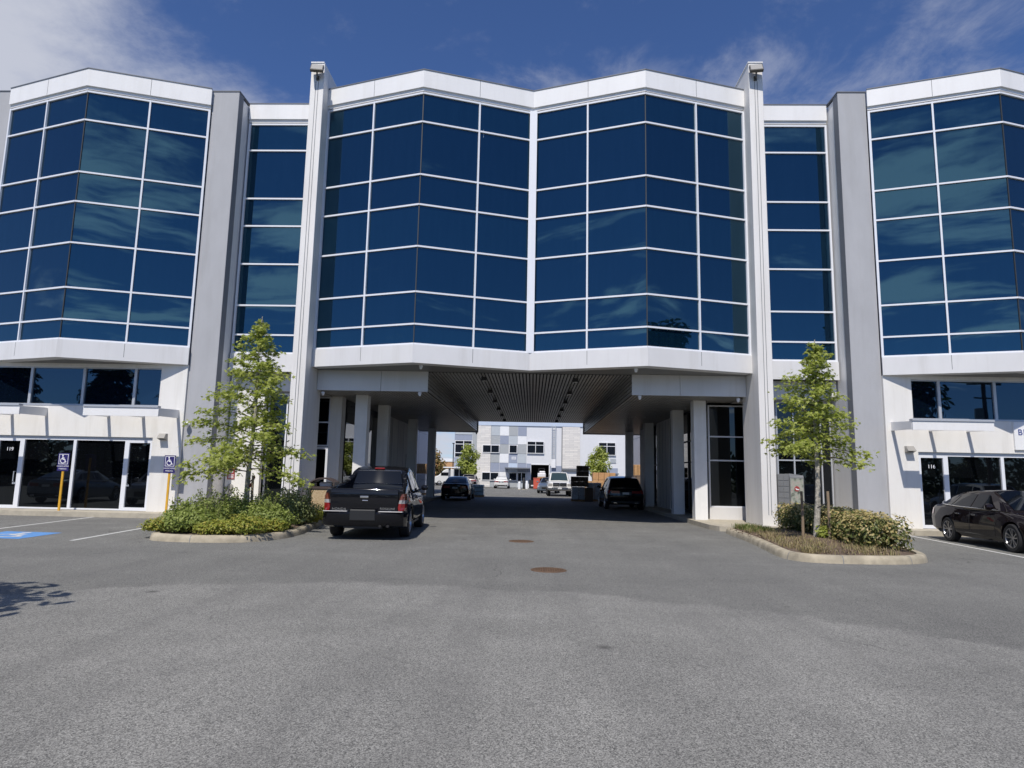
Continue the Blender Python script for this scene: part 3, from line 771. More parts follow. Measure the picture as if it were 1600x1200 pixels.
def island(poly, name_k, name_s):
    p = smooth_closed(poly, 2)
    rings = [(p, -.01), (inset(p, .015), .07), (inset(p, .035), .125), (inset(p, .07), .148), (inset(p, .19), .150), (inset(p, .20), .08)]
    mb = MB(); n = len(p)
    vs = [(x, y, z) for q, z in rings for x, y in q]
    ar = sum(p[i][0]*p[(i+1) % n][1]-p[(i+1) % n][0]*p[i][1] for i in range(n))
    fs = []
    for r in range(len(rings)-1):
        for i in range(n):
            f = (r*n+i, r*n+(i+1) % n, (r+1)*n+(i+1) % n, (r+1)*n+i)
            fs.append(f if ar > 0 else f[::-1])
    mb.add(vs, fs, 0, True)
    for i in range(3, n, 6):
        tx, ty = p[(i+1) % n][0]-p[i][0], p[(i+1) % n][1]-p[i][1]; l = math.hypot(tx, ty); tx, ty = tx/l*.007, ty/l*.007
        pr = [(q[i][0], q[i][1], z) for q, z in rings[:5]]; cc = Vector(rings[4][0][i])
        o2 = [(x+(x-cc.x)*.02, y+(y-cc.y)*.02, z+.002) for x, y, z in pr]
        v2 = [(x-tx, y-ty, z) for x, y, z in o2]+[(x+tx, y+ty, z) for x, y, z in o2]
        mb.add(v2, [(k, k+1, 6+k, 5+k) for k in range(4)], 1)
    mb.build(name_k, ['kerb', 'flash'], kind='structure', sharp=50)
    q = inset(p, .19)
    mb = MB(); c = Vector((sum(a for a, b in q)/n, sum(b for a, b in q)/n))
    ring2 = [(c.x+(a-c.x)*.6, c.y+(b-c.y)*.6, .20) for a, b in q]
    vs = [(a, b, .11) for a, b in q]+ring2+[(c.x, c.y, .24)]
    fs = [(i, (i+1) % n, n+(i+1) % n, n+i) for i in range(n)]+[(n+i, n+(i+1) % n, 2*n) for i in range(n)]
    if ar < 0: fs = [f[::-1] for f in fs]
    mb.add(vs, fs, 0, True)
    mb.build(name_s, 'soil', kind='structure')
    return p
ISL_L = [(-8.75, 15.9), (-8.45, 14.75), (-7.9, 14.42), (-6.9, 14.40), (-6.1, 14.62), (-5.66, 15.4), (-5.60, 16.6), (-5.80, 18.0), (-6.05, 19.6), (-6.20, 20.88), (-7.6, 20.9), (-9.15, 20.9), (-9.1, 18.5)]
ISL_R = [(5.98, 20.88), (5.86, 19.2), (5.68, 17.0), (5.40, 15.0), (5.28, 13.95), (5.62, 13.38), (6.6, 13.36), (7.6, 13.50), (8.25, 13.95), (8.58, 14.9), (8.85, 16.4), (9.1, 18.2), (9.2, 20.9), (7.6, 20.9)]
island(ISL_L, 'planter_kerb', 'planter_soil')
island(ISL_R, 'planter_kerb', 'planter_soil')

def walk(poly):
    mb = MB(); mb.prism(poly, -.02, .15)
    return mb.build('sidewalk', 'conc', kind='structure', bevel=.02)
walk([(-20.3, 20.92), (-7.88, 20.92), (-6.0, 20.92), (-5.75, 21.6), (-5.75, 43.6), (-7.3, 43.6), (-7.3, 24.9), (-20.3, 24.9)])
walk([(20.3, 20.92), (20.3, 24.9), (6.9, 24.9), (6.9, 43.6), (5.80, 43.6), (5.80, 21.6), (5.95, 20.92)])
for sx in (-1, 1):
    mb = MB()
    for x in (10.2, 12.4, 14.6, 16.8, 19.0): mb.box(sx*x, 20.95, .149, sx*x+.015, 21.84, .1515)
    mb.build('sidewalk_joint', 'joint', kind='structure')

def line(p0, p1, w=.10):
    a, b = Vector((*p0, 0)), Vector((*p1, 0)); d = (b-a).normalized(); n = Vector((-d.y, d.x, 0))*w/2
    mb = MB(); mb.add([(*(v.xy), .004) for v in (a-n, b-n, b+n, a+n)], [(0, 1, 2, 3)])
    mb.build('parking_line', 'line', kind='structure')
line((-9.75, 14.2), (-10.55, 20.9)); line((-13.0, 14.9), (-13.78, 20.9)); line((-16.2, 14.4), (-17.0, 20.9))
line((11.65, 20.9), (11.02, 14.9)); line((14.55, 20.9), (14.0, 14.9)); line((17.4, 20.9), (16.9, 14.9))
line((.9, 46.9), (3.2, 46.9), .1)
mb = MB(); mb.add([(x, y, .004) for x, y in ((-12.35, 14.35), (-10.98, 14.28), (-11.1, 15.8), (-12.5, 15.85))], [(0, 1, 2, 3)])
mb.build('painted_parking_symbol', 'bluepaint', kind='structure')

def wheelchair(s=1.0, t=.004):
    """white wheelchair figure in the XZ plane facing -Y, about 1 high times s"""
    mb = MB(); cnt = [0]
    def bar(a, b, w):
        cnt[0] += 1; tt = t+cnt[0]*.00025
        mb.abox((a[0]*s, 0, a[1]*s), Vector((b[0]-a[0], 0, b[1]-a[1])).normalized(), Vector((0, -1, 0)),
                Vector((-(b[1]-a[1]), 0, b[0]-a[0])).normalized(), (0, math.dist(a, b)*s), (0, tt), (-w*s/2, w*s/2))
    n = 14
    mb.add([(-.08*s+.085*s*cos(2*pi*k/n), -t, .40*s+.085*s*sin(2*pi*k/n)) for k in range(n)], [tuple(range(n))])
    bar((-.07, .30), (-.04, -.04), .10); bar((-.06, .12), (.16, .12), .07); bar((-.04, -.03), (.18, -.03), .09)
    bar((.17, -.02), (.28, -.34), .09); bar((.26, -.33), (.38, -.28), .07)
    for k in range(13):
        a0, a1 = R(95+k*19), R(95+(k+1)*19); r = .27; c = (-.02, -.16)
        bar((c[0]+r*cos(a0), c[1]+r*sin(a0)), (c[0]+r*cos(a1), c[1]+r*sin(a1)), .07)
    return mb
mb = wheelchair(1.15, 0.001)
mb.v = [(x*1.0-11.72, z*1.05+15.1, .006-y) for x, y, z in mb.v]
mb.build('painted_wheelchair_figure', 'line', kind='structure')

for x, y, lab in ((.44, 11.52, 'rusty round manhole cover in the open asphalt nearest the camera'),
                  (-.10, 16.35, 'smaller looking farther manhole cover near the mouth of the driveway passage')):
    o = thing('manhole_cover', lab, 'manhole cover', (x, y, 0), 0, 'round manhole covers in the asphalt')
    mb = MB(); mb.lathe([(0, .012), (.235, .012), (.24, .006), (.24, .0)], 32, m=0, smooth=False)
    for k in range(-5, 6):
        w = math.sqrt(max(0, .22**2-(k*.04)**2))
        for q in range(-5, 6):
            if abs(q*.04) < w: mb.box(q*.04-.012, k*.04-.012, .011, q*.04+.012, k*.04+.012, .016)
    mb.build('cover', 'rust', o)
    mb = MB(); mb.lathe([(.245, 0), (.245, .01), (.30, .008), (.31, 0)], 32); mb.build('ring', 'rust', o)

# ------------------------------------------------------------------ fixtures on the buildings
def lamp_drop(x, y, lab):
    o = thing('soffit_light', lab, 'light', (x, y, 5.08), 0, 'square lights hanging from the passage soffit')
    mb = MB(); mb.box(-.09, -.09, -.14, .09, .09, 0); mb.build('housing', 'black', o, bevel=.01)
    mb = MB(); mb.box(-.065, -.065, -.150, .065, .065, -.141); mb.build('lens', 'lampglass', o)
ordn = ['first', 'second', 'third', 'fourth', 'fifth', 'sixth']
for k in range(6):
    for sx, side in ((-1, 'left'), (1, 'right')):
        lamp_drop(sx*1.65, 23.45+3.6*k, f'black square soffit light, {ordn[k]} from the front in the {side} row')
def dome(x, y, z, lab, wall=False):
    o = thing('security_camera', lab, 'security camera', (x, y, z), 0, 'white security cameras on the buildings')
    mb = MB(); mb.lathe([(0, 0), (.06, 0), (.065, -.05), (.05, -.06)], 16); mb.build('base', 'camwhite', o)
    mb = MB(); mb.lathe([(.05, -.06), (.05, -.09), (.035, -.125), (.0, -.14)], 16); mb.build('dome', 'camwhite', o)
dome(-3.55, 21.15, 5.09, 'small white camera under the left bay point of the passage')
dome(3.45, 21.15, 5.09, 'small white camera under the right bay point of the passage')
dome(-3.75, 22.3, 4.34, 'small white camera below the left dropped soffit corner')
dome(3.75, 22.3, 4.34, 'small white camera below the right dropped soffit corner')
dome(-7.2, 22.6, 4.34, 'small white camera beside the left fin under the soffit')
dome(7.15, 22.6, 4.34, 'small white camera beside the right fin under the soffit')
dome(-3.55, 43.3, 4.34, 'dark looking camera at the far left soffit corner')
o = thing('security_camera', 'round white camera on an arm on the left grey pillar', 'security camera', (-11.5, 21.93, 3.1), 0, 'white security cameras on the buildings')
mb = MB(); mb.box(-.05, -.03, -.05, .05, 0, .05); mb.tube([(0, -.02, .02), (0, -.12, .04), (0, -.14, 0)], .025, 8); mb.build('arm', 'camwhite', o)
mb = MB(); mb.lathe([(0, .03), (.07, .02), (.09, -.03), (.06, -.10), (0, -.13)], 16, c=(0, -.14, 0)); mb.build('dome', 'camwhite', o)
for x, z, lab in ((-12.28, 2.62, 'grey wedge wall light beside the left building door'), (12.36, 2.66, 'grey wedge wall light beside the right building door')):
    o = thing('wall_light', lab, 'wall light', (x, 21.86, z), 0, 'grey wedge wall lights by the doors')
    mb = MB(); vs = [(-.13, 0, .12), (.13, 0, .12), (.13, 0, -.10), (-.13, 0, -.10), (-.11, -.10, .12), (.11, -.10, .12), (.13, -.22, -.04), (-.13, -.22, -.04)]
    mb.add(vs, [(4, 5, 1, 0), (4, 7, 6, 5), (0, 3, 7, 4), (5, 6, 2, 1), (7, 3, 2, 6)]); mb.build('housing', 'greyfix', o)
    mb = MB(); mb.box(-.09, -.15, -.10, .09, -.02, -.085); mb.build('lens', 'lampglass', o)
for sx, lab in ((-1, 'floodlight on top of the left white fin'), (1, 'floodlight on top of the right white fin')):
    o = thing('floodlight', lab, 'floodlight', (sx*7.62, 21.27, 15.42), R(sx*-8), 'floodlights on the tops of the fins')
    mb = MB(); mb.tube([(0, 0, -.12), (0, -.16, -.12), (0, -.2, .0)], .03, 8); mb.box(-.05, -.02, -.2, .05, .02, -.04); mb.build('bracket', 'bronze', o)
    mb = MB(); c, s_ = cos(R(28)), sin(R(28))
    A = Vector((0, -c, s_)); U = Vector((0, s_, c))
    mb.abox((0, -.22, .10), (1, 0, 0), A, U, (-.22, .22), (-.05, .06), (-.16, .18)); mb.build('housing', 'bronze', o, bevel=.01)
    mb = MB(); mb.abox((0, -.22, .10), (1, 0, 0), A, U, (-.19, .19), (.061, .068), (-.13, .15)); mb.build('lens', 'greyfix', o)
o = thing('roof_beacon', 'small white round beacon behind the top of the right fin', 'beacon', (7.2, 22.6, 15.3))
mb = MB(); mb.tube([(0, 0, -.5), (0, 0, 0.25)], .03, 8); mb.build('mast', 'mull', o)
mb = MB(); mb.lathe([(0, .25), (.09, .25), (.10, .38), (.06, .48), (0, .5)], 12); mb.build('head', 'camwhite', o)

# notices and mailbox
o = thing('notice_sign', 'red notice sign with white lettering on the left recess wall', 'sign', (-10.45, 23.09, 1.45))
mb = MB(); mb.box(-.13, -.012, -.2, .13, 0, .2); p = mb.build('panel', 'signred', o)
mb = MB()
for z, w in ((-.05, .2), (-.1, .18), (-.15, .2)): mb.box(-w/2, -.016, z-.012, w/2, -.0125, z+.012)
mb.lathe([(.03, -.0125), (.07, -.016), (.075, -.0125)], 16, c=(0, 0, .08), axis='Y'); mb.build('lettering', 'signwhite', p)
o = thing('intercom_panel', 'small grey rounded panel below the red notice sign', 'intercom', (-10.45, 23.09, .98))
mb = MB(); mb.lathe([(0, -.04), (.09, -.04), (.11, -.02), (.11, 0)], 18, axis='Y'); mb.build('cover', 'greyfix', o)
mb = MB(); mb.box(-.05, -.045, -.2, .05, 0, -.09); mb.build('box', 'greyfix', o)

o = thing('community_mailbox', 'grey community mailbox cabinet with patterned panel and red round emblem', 'mailbox', (8.9, 23.0, .15))
mb = MB(); mb.box(-.42, -.2, 0, .42, .2, .42); mb.build('pedestal', 'mailgrey', o)
mb = MB(); mb.box(-.45, -.22, .42, -.06, .22, 1.66); c = mb.build('locker', 'mailgrey', o, bevel=.01)
mb = MB()
for i in range(2):
    for k in range(6): mb.box(-.435+i*.18, -.232, .47+k*.195, -.265+i*.18, -.221, .65+k*.195)
mb.build('locker_door', 'mailgrey', c, bevel=.006)
mb = MB(); mb.box(-.055, -.24, .42, .42, .22, 1.55)
mb.add([(-.055, -.24, 1.55), (.42, -.24, 1.55), (.42, .22, 1.55), (-.055, .22, 1.55), (-.055, -.2, 1.68), (.42, -.2, 1.62), (.42, .2, 1.62), (-.055, .2, 1.68)],
       [(0, 1, 5, 4), (1, 2, 6, 5), (2, 3, 7, 6), (3, 0, 4, 7), (4, 5, 6, 7)]); c = mb.build('cabinet', 'mailgrey', o)
mb = MB(); mb.box(-.03, -.246, .47, .395, -.241, 1.52); pnl = mb.build('patterned_panel', 'decor', c)
mb = MB(); mb.lathe([(0, -.252), (.085, -.252), (.09, -.246)], 24, c=(.18, 0, 1.17), axis='Y'); e = mb.build('emblem', 'signred', pnl)
mb = MB(); mb.add([(.12, -.256, 1.20), (.19, -.256, 1.165), (.25, -.256, 1.155), (.235, -.256, 1.13), (.15, -.256, 1.135)], [(4, 3, 2, 1, 0)]); mb.build('envelope_mark', 'signwhite', e)

for x, y, lab in ((-15.25, 21.35, 'blue accessible parking sign on yellow post before the dark storefront glass'),
                  (-11.78, 21.5, 'blue accessible parking sign on yellow post at the white wall corner')):
    o = thing('parking_sign', lab, 'sign', (x, y, .15), 0, 'accessible parking signs on yellow posts')
    mb = MB(); mb.box(-.035, -.02, 0, .035, .02, 1.75); mb.build('post', 'yellow', o, bevel=.006)
    mb = MB(); mb.box(-.19, -.035, 1.28, .19, -.022, 1.86); p = mb.build('sign_panel', 'signblue', o, bevel=.004)
    mb = wheelchair(.30); mb = shifted(mb, -.01, -.036, 1.665); mb.build('wheelchair_symbol', 'signwhite', p)
    mb = MB()
    for a in ((-.155, 1.50, .155, 1.515), (-.155, 1.815, .155, 1.83), (-.155, 1.515, -.14, 1.815), (.14, 1.515, .155, 1.815)): mb.box(a[0], -.039, a[1], a[2], -.0355, a[3])
    mb.build('border', 'signwhite', p)
    for tx, z, s_ in (('HANDICAPPED', 1.435, .058), ('PARKING', 1.35, .062)):
        t = text_mb(tx, s_, depth=.002); shifted(t, 0, -.038, z); t.build('lettering', 'signwhite', p)

# litter bin behind the pickup
o = thing('litter_bin', 'beige pebble litter bin with brown arched lid beside the left planter', 'litter bin', (-6.56, 21.35, .15), R(4)); o.scale = (1.05, 1.05, .87)
mb = MB(); mb.prism([(-.32, -.32), (.32, -.32), (.32, .32), (-.32, .32)], .02, 1.02); mb.build('body', 'pebble', o, bevel=.03)
mb = MB()
mb.box(-.35, -.35, 1.02, .35, .35, 1.10)
for sx in (-1, 1):
    mb.box(sx*.33, -.34, .02, sx*.37, .34, 1.22)
for k in range(8):
    a0, a1 = -.37+.74*k/8, -.37+.74*(k+1)/8
    h = lambda a: 1.22+.16*(1-(a/.37)**2)
    vs = [(a, y, h(a)+dz) for a in (a0, a1) for y in (-.34, .34) for dz in (0, .05)]
    mb.add(vs, [(0, 2, 3, 1), (4, 5, 7, 6), (0, 1, 5, 4), (2, 6, 7, 3), (1, 3, 7, 5), (0, 4, 6, 2)])
mb.build('lid', 'binlid', o)
mb = MB(); mb.box(-.13, -.12, 1.101, .25, .2, 1.26); mb.build('liner', 'wrapwhite', o, bevel=.02)

# ------------------------------------------------------------------ vehicles (local +X is forward)
def lerp_st(st, x):
    if x <= st[0][0]: return st[0]
    for a, b in zip(st, st[1:]):
        if a[0] <= x <= b[0]:
            f = (x-a[0])/max(1e-6, b[0]-a[0]); return tuple(p+(q-p)*f for p, q in zip(a, b))
    return st[-1]
def half_section(s):
    x, zb, zt, wb, wm, wt, zm = s
    return [(wb, zb), (wm-.02, zb+(zm-zb)*.28), (wm, zm), (wm*.45+wt*.55, zm+(zt-zm)*.72), (wt, zt-(zt-zm)*.08), (wt-.06, zt)]
def body_y(st, x, z):
    h = half_section(lerp_st(st, x))
    for (y0, z0), (y1, z1) in zip(h, h[1:]):
        if z0 <= z <= z1: return y0+(y1-y0)*(z-z0)/max(1e-6, z1-z0)
    return h[0][0] if z < h[0][1] else h[-1][0]
def body_mesh(st, crown=.02):
    mb = MB(); n = None; vs = []
    for s in st:
        h = half_section(s)
        ring = [(0, s[1])]+h+[(0, s[2]+crown)]+[(-y, z) for y, z in h[::-1]]
        n = len(ring); vs += [(s[0], y, z) for y, z in ring]
    fs = [(i*n+k, (i+1)*n+k, (i+1)*n+(k+1) % n, i*n+(k+1) % n) for i in range(len(st)-1) for k in range(n)]
    fs += [tuple(range(n)), tuple(range((len(st)-1)*n+n-1, (len(st)-1)*n-1, -1))]
    mb.add(vs, fs, 0, True)
    return mb
def cut_arches(mb, axles, r, w, mats):
    """wheel arches cut through the finished body shell"""
    return cut_obj(mb.build('body', mats), axles, r, w)
def cut_obj(ob, axles, r, w):
    ct = MB()
    for ax in axles:
        for s in (-1, 1):
            ct.lathe([(0, s*(w-.30)), (r, s*(w-.30)), (r, s*(w+.2)), (0, s*(w+.2))] if s > 0 else [(0, s*(w+.2)), (r, s*(w+.2)), (r, s*(w-.30)), (0, s*(w-.30))], 28, c=(ax, 0, r-.045), axis='Y')
    c = ct.build('cutter', 'black')
    import bmesh
    for q in (ob, c):
        bm = bmesh.new(); bm.from_mesh(q.data); bmesh.ops.remove_doubles(bm, verts=bm.verts, dist=1e-5); bmesh.ops.recalc_face_normals(bm, faces=bm.faces); bm.to_mesh(q.data); bm.free()
    md = ob.modifiers.new('arch', 'BOOLEAN'); md.operation = 'DIFFERENCE'; md.object = c; md.solver = 'EXACT'
    dg = bpy.context.evaluated_depsgraph_get()
    me = bpy.data.meshes.new_from_object(ob.evaluated_get(dg))
    old = ob.data; ob.modifiers.clear(); ob.data = me; bpy.data.meshes.remove(old)
    me.name = ob.name
    try: me.set_sharp_from_angle(angle=R(32))
    except Exception: pass
    cm = c.data; bpy.data.objects.remove(c); bpy.data.meshes.remove(cm)
    return ob
def cab_section(s):
    x, zb, wb, zr, wr = s
    return [(wb-.02, zb-.10), (wb, zb), (wr+.03, zr-.075), (wr-.02, zr-.02), (wr-.12, zr), (0, zr+.025)]
def cabin_mesh(cs):
    mb = MB(); vs = []
    for s in cs:
        h = cab_section(s); ring = h+[(-y, z) for y, z in h[-2::-1]]
        n = len(ring); vs += [(s[0], y, z) for y, z in ring]
    fs = [(i*n+k, (i+1)*n+k, (i+1)*n+k+1, i*n+k+1) for i in range(len(cs)-1) for k in range(n-1)]
    fs += [tuple(range(n)), tuple(range((len(cs)-1)*n+n-1, (len(cs)-1)*n-1, -1))]
    mb.add(vs, fs, 0, True); return mb
def side_glass(cs, s, q, off=.007):
    """q = rear-bottom, front-bottom, rear-top, front-top x positions"""
    mb = MB(); nx, nt = 8, 5; vs = []
    for j in range(nt+1):
        t = .07+.86*j/nt
        for i in range(nx+1):
            f = i/nx; x = (q[0]+(q[1]-q[0])*f)*(1-t)+(q[2]+(q[3]-q[2])*f)*t
            c = cab_section(lerp_st(cs, x))
            y = c[1][0]+(c[2][0]-c[1][0])*t; z = c[1][1]+(c[2][1]-c[1][1])*t
            vs.append((x, s*(y+off), z+.003))
    w = nx+1
    fs = [(j*w+i, j*w+i+1, (j+1)*w+i+1, (j+1)*w+i) for j in range(nt) for i in range(nx)]
    if s > 0: fs = [f[::-1] for f in fs]
    mb.add(vs, fs, 0, True); return mb
def screen(cs, i, j, f0=.04, f1=.96, off=.01, wide=.03):
    A, B = cs[i], cs[j]; mb = MB(); vs = []; n = 8; m_ = 4
    dx, dz = B[0]-A[0], B[3]-A[3]; l = math.hypot(dx, dz); nx, nz = -dz/l, dx/l
    if nz < 0: nx, nz = -nx, -nz
    for b in range(m_+1):
        f = f0+(f1-f0)*b/m_
        x = A[0]+dx*f; c = cab_section(tuple(p+(q-p)*f for p, q in zip(A, B)))
        w = c[4][0]+wide; zc, ze = c[5][1], c[4][1]
        for a in range(n+1):
            s = -1+2*a/n
            vs.append((x+nx*off, s*w, ze+(zc-ze)*(1-abs(s))-(.02 if abs(s) == 1 and wide > 0 else 0)*0+nz*off))
    w_ = n+1
    fs = [(b*w_+a, b*w_+a+1, (b+1)*w_+a+1, (b+1)*w_+a) for b in range(m_) for a in range(n)]
    v = [Vector(p) for p in vs]; nn = (v[1]-v[0]).cross(v[w_]-v[0])
    if nn.dot(Vector((nx, 0, nz))) < 0: fs = [f[::-1] for f in fs]
    mb.add(vs, fs, 0, True); return mb
def patch(st, s, x0, x1, z0, z1, off=.004, nx=10, nz=8, m=0, mb=None, slant=0):
    mb = mb or MB(); vs = []
    for j in range(nz+1):
        z = z0+(z1-z0)*j/nz
        for i in range(nx+1):
            x = x0+(x1-x0)*i/nx+slant*(j/nz); vs.append((x, s*(body_y(st, x, z)+off), z))
    w = nx+1; fs = [(j*w+i, j*w+i+1, (j+1)*w+i+1, (j+1)*w+i) for j in range(nz) for i in range(nx)]
    if s > 0: fs = [f[::-1] for f in fs]
    mb.add(vs, fs, m, True); return mb
def wheels(root, axles, track, r, w=.22, rim='rim', spokes=5, twin=True):
    t = MB()
    t.lathe([(.62*r, -w/2), (r-.03, -w/2), (r-.005, -w/2+.03), (r, 0), (r-.005, w/2-.03), (r-.03, w/2), (.70*r, w/2-.005), (.68*r, w/2-.03)], 36, axis='Y')
    g = MB()
    g.lathe([(.695*r, w/2-.006), (.665*r, w/2-.004), (.64*r, w/2-.03), (.60*r, -w/2+.02)], 36, axis='Y')
    g.lathe([(0, w/2-.035), (.13*r, w/2-.035), (.16*r, w/2-.07)], 16, axis='Y')
    for k in range(spokes):
        for da in ((-.16, .16) if twin else (0,)):
            a = 2*pi*k/spokes+da; a2 = 2*pi*k/spokes+da*1.5
            g.bar((.1*r*sin(a), w/2-.05, .1*r*cos(a)), (.665*r*sin(a2), w/2-.02, .665*r*cos(a2)),   .026 if twin else .09, .03, 0, up=(0, 1, 0))
    d = MB(); d.lathe([(0, w/2-.10), (.64*r, w/2-.10)], 24, axis='Y', smooth=False)
    tm = gm = dm = None
    for ax in axles:
        for s in (1, -1):
            if tm is None:
                wo = t.build('wheel', 'rubber', root); go = g.build('rim', rim, wo); do = d.build('brake', 'black', wo)
                tm, gm, dm = wo.data, go.data, do.data
            else:
                wo = bpy.data.objects.new('wheel', tm); COL.objects.link(wo); wo.parent = root
                for nm, me in (('rim', gm), ('brake', dm)):
                    q = bpy.data.objects.new(nm, me); COL.objects.link(q); q.parent = wo
            wo.location = (ax, s*(track-w/2), r); wo.rotation_euler = (0, 0, 0 if s > 0 else pi)

def mirror_part(root, st, cs, s, zm, x, paint):
    c = cab_section(lerp_st(cs, x)); y = c[1][0]; z = c[1][1]
    mb = MB()
    mb.bar((x, s*(y-.02), z+.03), (x-.02, s*(y+.10), z+.06), .05, .03)
    pts = []
    mb.lathe([(0, -.1), (.05, -.1), (.085, -.06), (.09, 0), (.075, .07), (0, .09)], 12, c=(0, 0, 0), axis='Y')
    k = len(mb.v)-12*6
    for i in range(k, len(mb.v)):
        a = mb.v[i]; mb.v[i] = (x-.03+a[0]*.8, s*(y+.17+a[1]), z+.09+a[2]*.85)
    return mb.build('wing_mirror', paint, root)

def car(name, label, category, paint, kind, loc, rotz, group=None, rim='rim', plate='plate', glass='carglass'):
    root = thing(name, label, category, loc, rotz, group)
    if kind == 'sedan':
        st = [(-2.43, .36, .90, .55, .70, .60, .62), (-2.36, .26, .99, .68, .82, .70, .64), (-2.1, .22, 1.03, .74, .88, .76, .66), (-1.36, .20, 1.00, .80, .92, .84, .66),
              (-.5, .20, .965, .82, .91, .85, .62), (.5, .20, .95, .82, .91, .85, .60), (1.05, .20, .945, .82, .92, .83, .60), (1.42, .20, .90, .80, .92, .79, .61),
              (1.95, .22, .82, .74, .88, .70, .58), (2.28, .24, .73, .64, .79, .58, .52), (2.40, .30, .64, .50, .66, .48, .48)]
        cs = [(-2.0, 1.01, .74, 1.03, .72), (-1.55, 1.00, .80, 1.24, .64), (-1.05, .98, .835, 1.385, .585), (-.4, .97, .86, 1.44, .58), (.25, .96, .86, 1.425, .58), (1.22, .94, .80, .955, .74)]
        axles, r, trk = (-1.36, 1.42), .335, .915
        wins = [(-1.78, -1.33, -1.20, -1.03), (-1.28, -.30, -.98, -.28), (-.24, .88, -.22, .24)]
        doors = [(-1.02, -.30), (-.28, .80)]; wsc, rsc = (5, 4), (0, 2)
        mx = .80
    elif kind == 'suv':
        st = [(-2.30, .38, .92, .60, .76, .70, .66), (-2.24, .28, 1.02, .72, .88, .80, .68), (-1.95, .24, 1.06, .78, .93, .86, .70), (-1.40, .22, 1.05, .82, .95, .88, .70),
              (-.4, .22, 1.02, .84, .94, .89, .68), (.6, .22, 1.00, .84, .94, .88, .66), (1.1, .22, 1.00, .84, .95, .86, .66), (1.45, .22, .98, .82, .95, .82, .66),
              (1.95, .24, .92, .76, .91, .74, .64), (2.22, .26, .84, .66, .83, .64, .58), (2.32, .34, .72, .54, .70, .54, .54)]
        cs = [(-2.22, 1.03, .80, 1.08, .77), (-2.05, 1.03, .84, 1.28, .72), (-1.78, 1.03, .86, 1.55, .66), (-1.2, 1.02, .88, 1.62, .65), (-.2, 1.01, .89, 1.64, .65), (.38, 1.00, .89, 1.60, .64), (1.18, .99, .83, 1.01, .77)]
        axles, r, trk = (-1.40, 1.45), .36, .945
        wins = [(-1.98, -1.38, -1.80, -1.34), (-1.30, -.28, -1.26, -.26), (-.20, .86, -.18, .34)]
        doors = [(-.98, -.24), (-.22, .85)]; wsc, rsc = (6, 5), (0, 2)
        mx = .82
    b = cut_arches(body_mesh(st), axles, r+.05, trk, paint); b.parent = root
    cabin_mesh(cs).build('cabin', paint, root, sharp=30)
    scr = screen(cs, *wsc); scr.build('windscreen', glass, root)
    screen(cs, *rsc, f0=.06, f1=.94).build('rear_window', 'carglass', root)
    for s in (-1, 1):
        for q in wins: side_glass(cs, s, q).build('side_window', 'carglass', root)
        for xa, xb in doors:
            mb = patch(st, s, xa-.006, xb+.006, .30, .93, .0015, m=1); patch(st, s, xa+.006, xb-.006, .305, .925, .004, m=0, mb=mb)
            d = mb.build('door', [paint, 'joint'], root)
            hx = xa+.12; hy = body_y(st, hx, .80)+.02
            h = MB(); h.bar((hx-.02, s*hy, .80), (hx+.16, s*hy, .80), .025, .028); h.build('handle', 'chrome' if kind == 'sedan' else paint, d, bevel=.004)
        mirror_part(root, st, cs, s, 0, mx, paint)
        # belt trim
        mb = MB(); pts = []
        for i in range(14):
            x = wins[0][0]+(wins[-1][1]-wins[0][0])*i/13; c = cab_section(lerp_st(cs, x)); pts.append((x, s*(c[1][0]+.008), c[1][1]+.015))
        mb.tube(pts, .011, 6); mb.build('window_trim', 'chrome', root)
        # lamps wrap round the corners
        x0 = st[0][0]
        mb = patch(st, s, st[2][0]-.10, st[0][0]+.01, .72 if kind == 'sedan' else .80, .90 if kind == 'sedan' else .97, .012, nx=6, nz=3)
        yy = st[0][4]
        zt0, zt1 = (.72, .88) if kind == 'sedan' else (.80, .93)
        mb.box(x0-.012, s*.30, zt0+.02, x0+.03, s*(yy-.05), zt1)
        mb.build('taillight', 'red', root)
        xf = st[-1][0]
        mb = patch(st, s, st[-2][0]-.22, st[-2][0]+.04, .58, .69 if kind == 'sedan' else .75, .012, nx=6, nz=3)
        mb.build('headlight', 'clear', root)
    xr = st[0][0]; xf = st[-1][0]
    mb = MB(); mb.box(xr-.02, -.27, .70 if kind == 'sedan' else .74, xr+.01, .27, .84 if kind == 'sedan' else .88); mb.build('plate_recess', 'joint', root)
    mb = MB(); mb.box(xr-.026, -.16, .72 if kind == 'sedan' else .76, xr-.021, .16, .82 if kind == 'sedan' else .86); mb.build('number_plate', plate, root)
    mb = MB(); mb.box(xr-.03, -.72, .32, xr+.2, .72, .44); mb.build('rear_bumper', 'black', root, bevel=.03)
    for s in (-1, 1):
        mb = MB(); mb.box(xr-.05, s*.42, .32, xr+.1, s*.60, .38); mb.build('exhaust', 'chrome', root, bevel=.015)
    mb = MB(); mb.box(xf-.08, -.42, .38, xf+.012, .42, .60); mb.build('grille', 'black', root, bevel=.02)
    wheels(root, axles, trk, r, rim=rim, spokes=5)
    return root

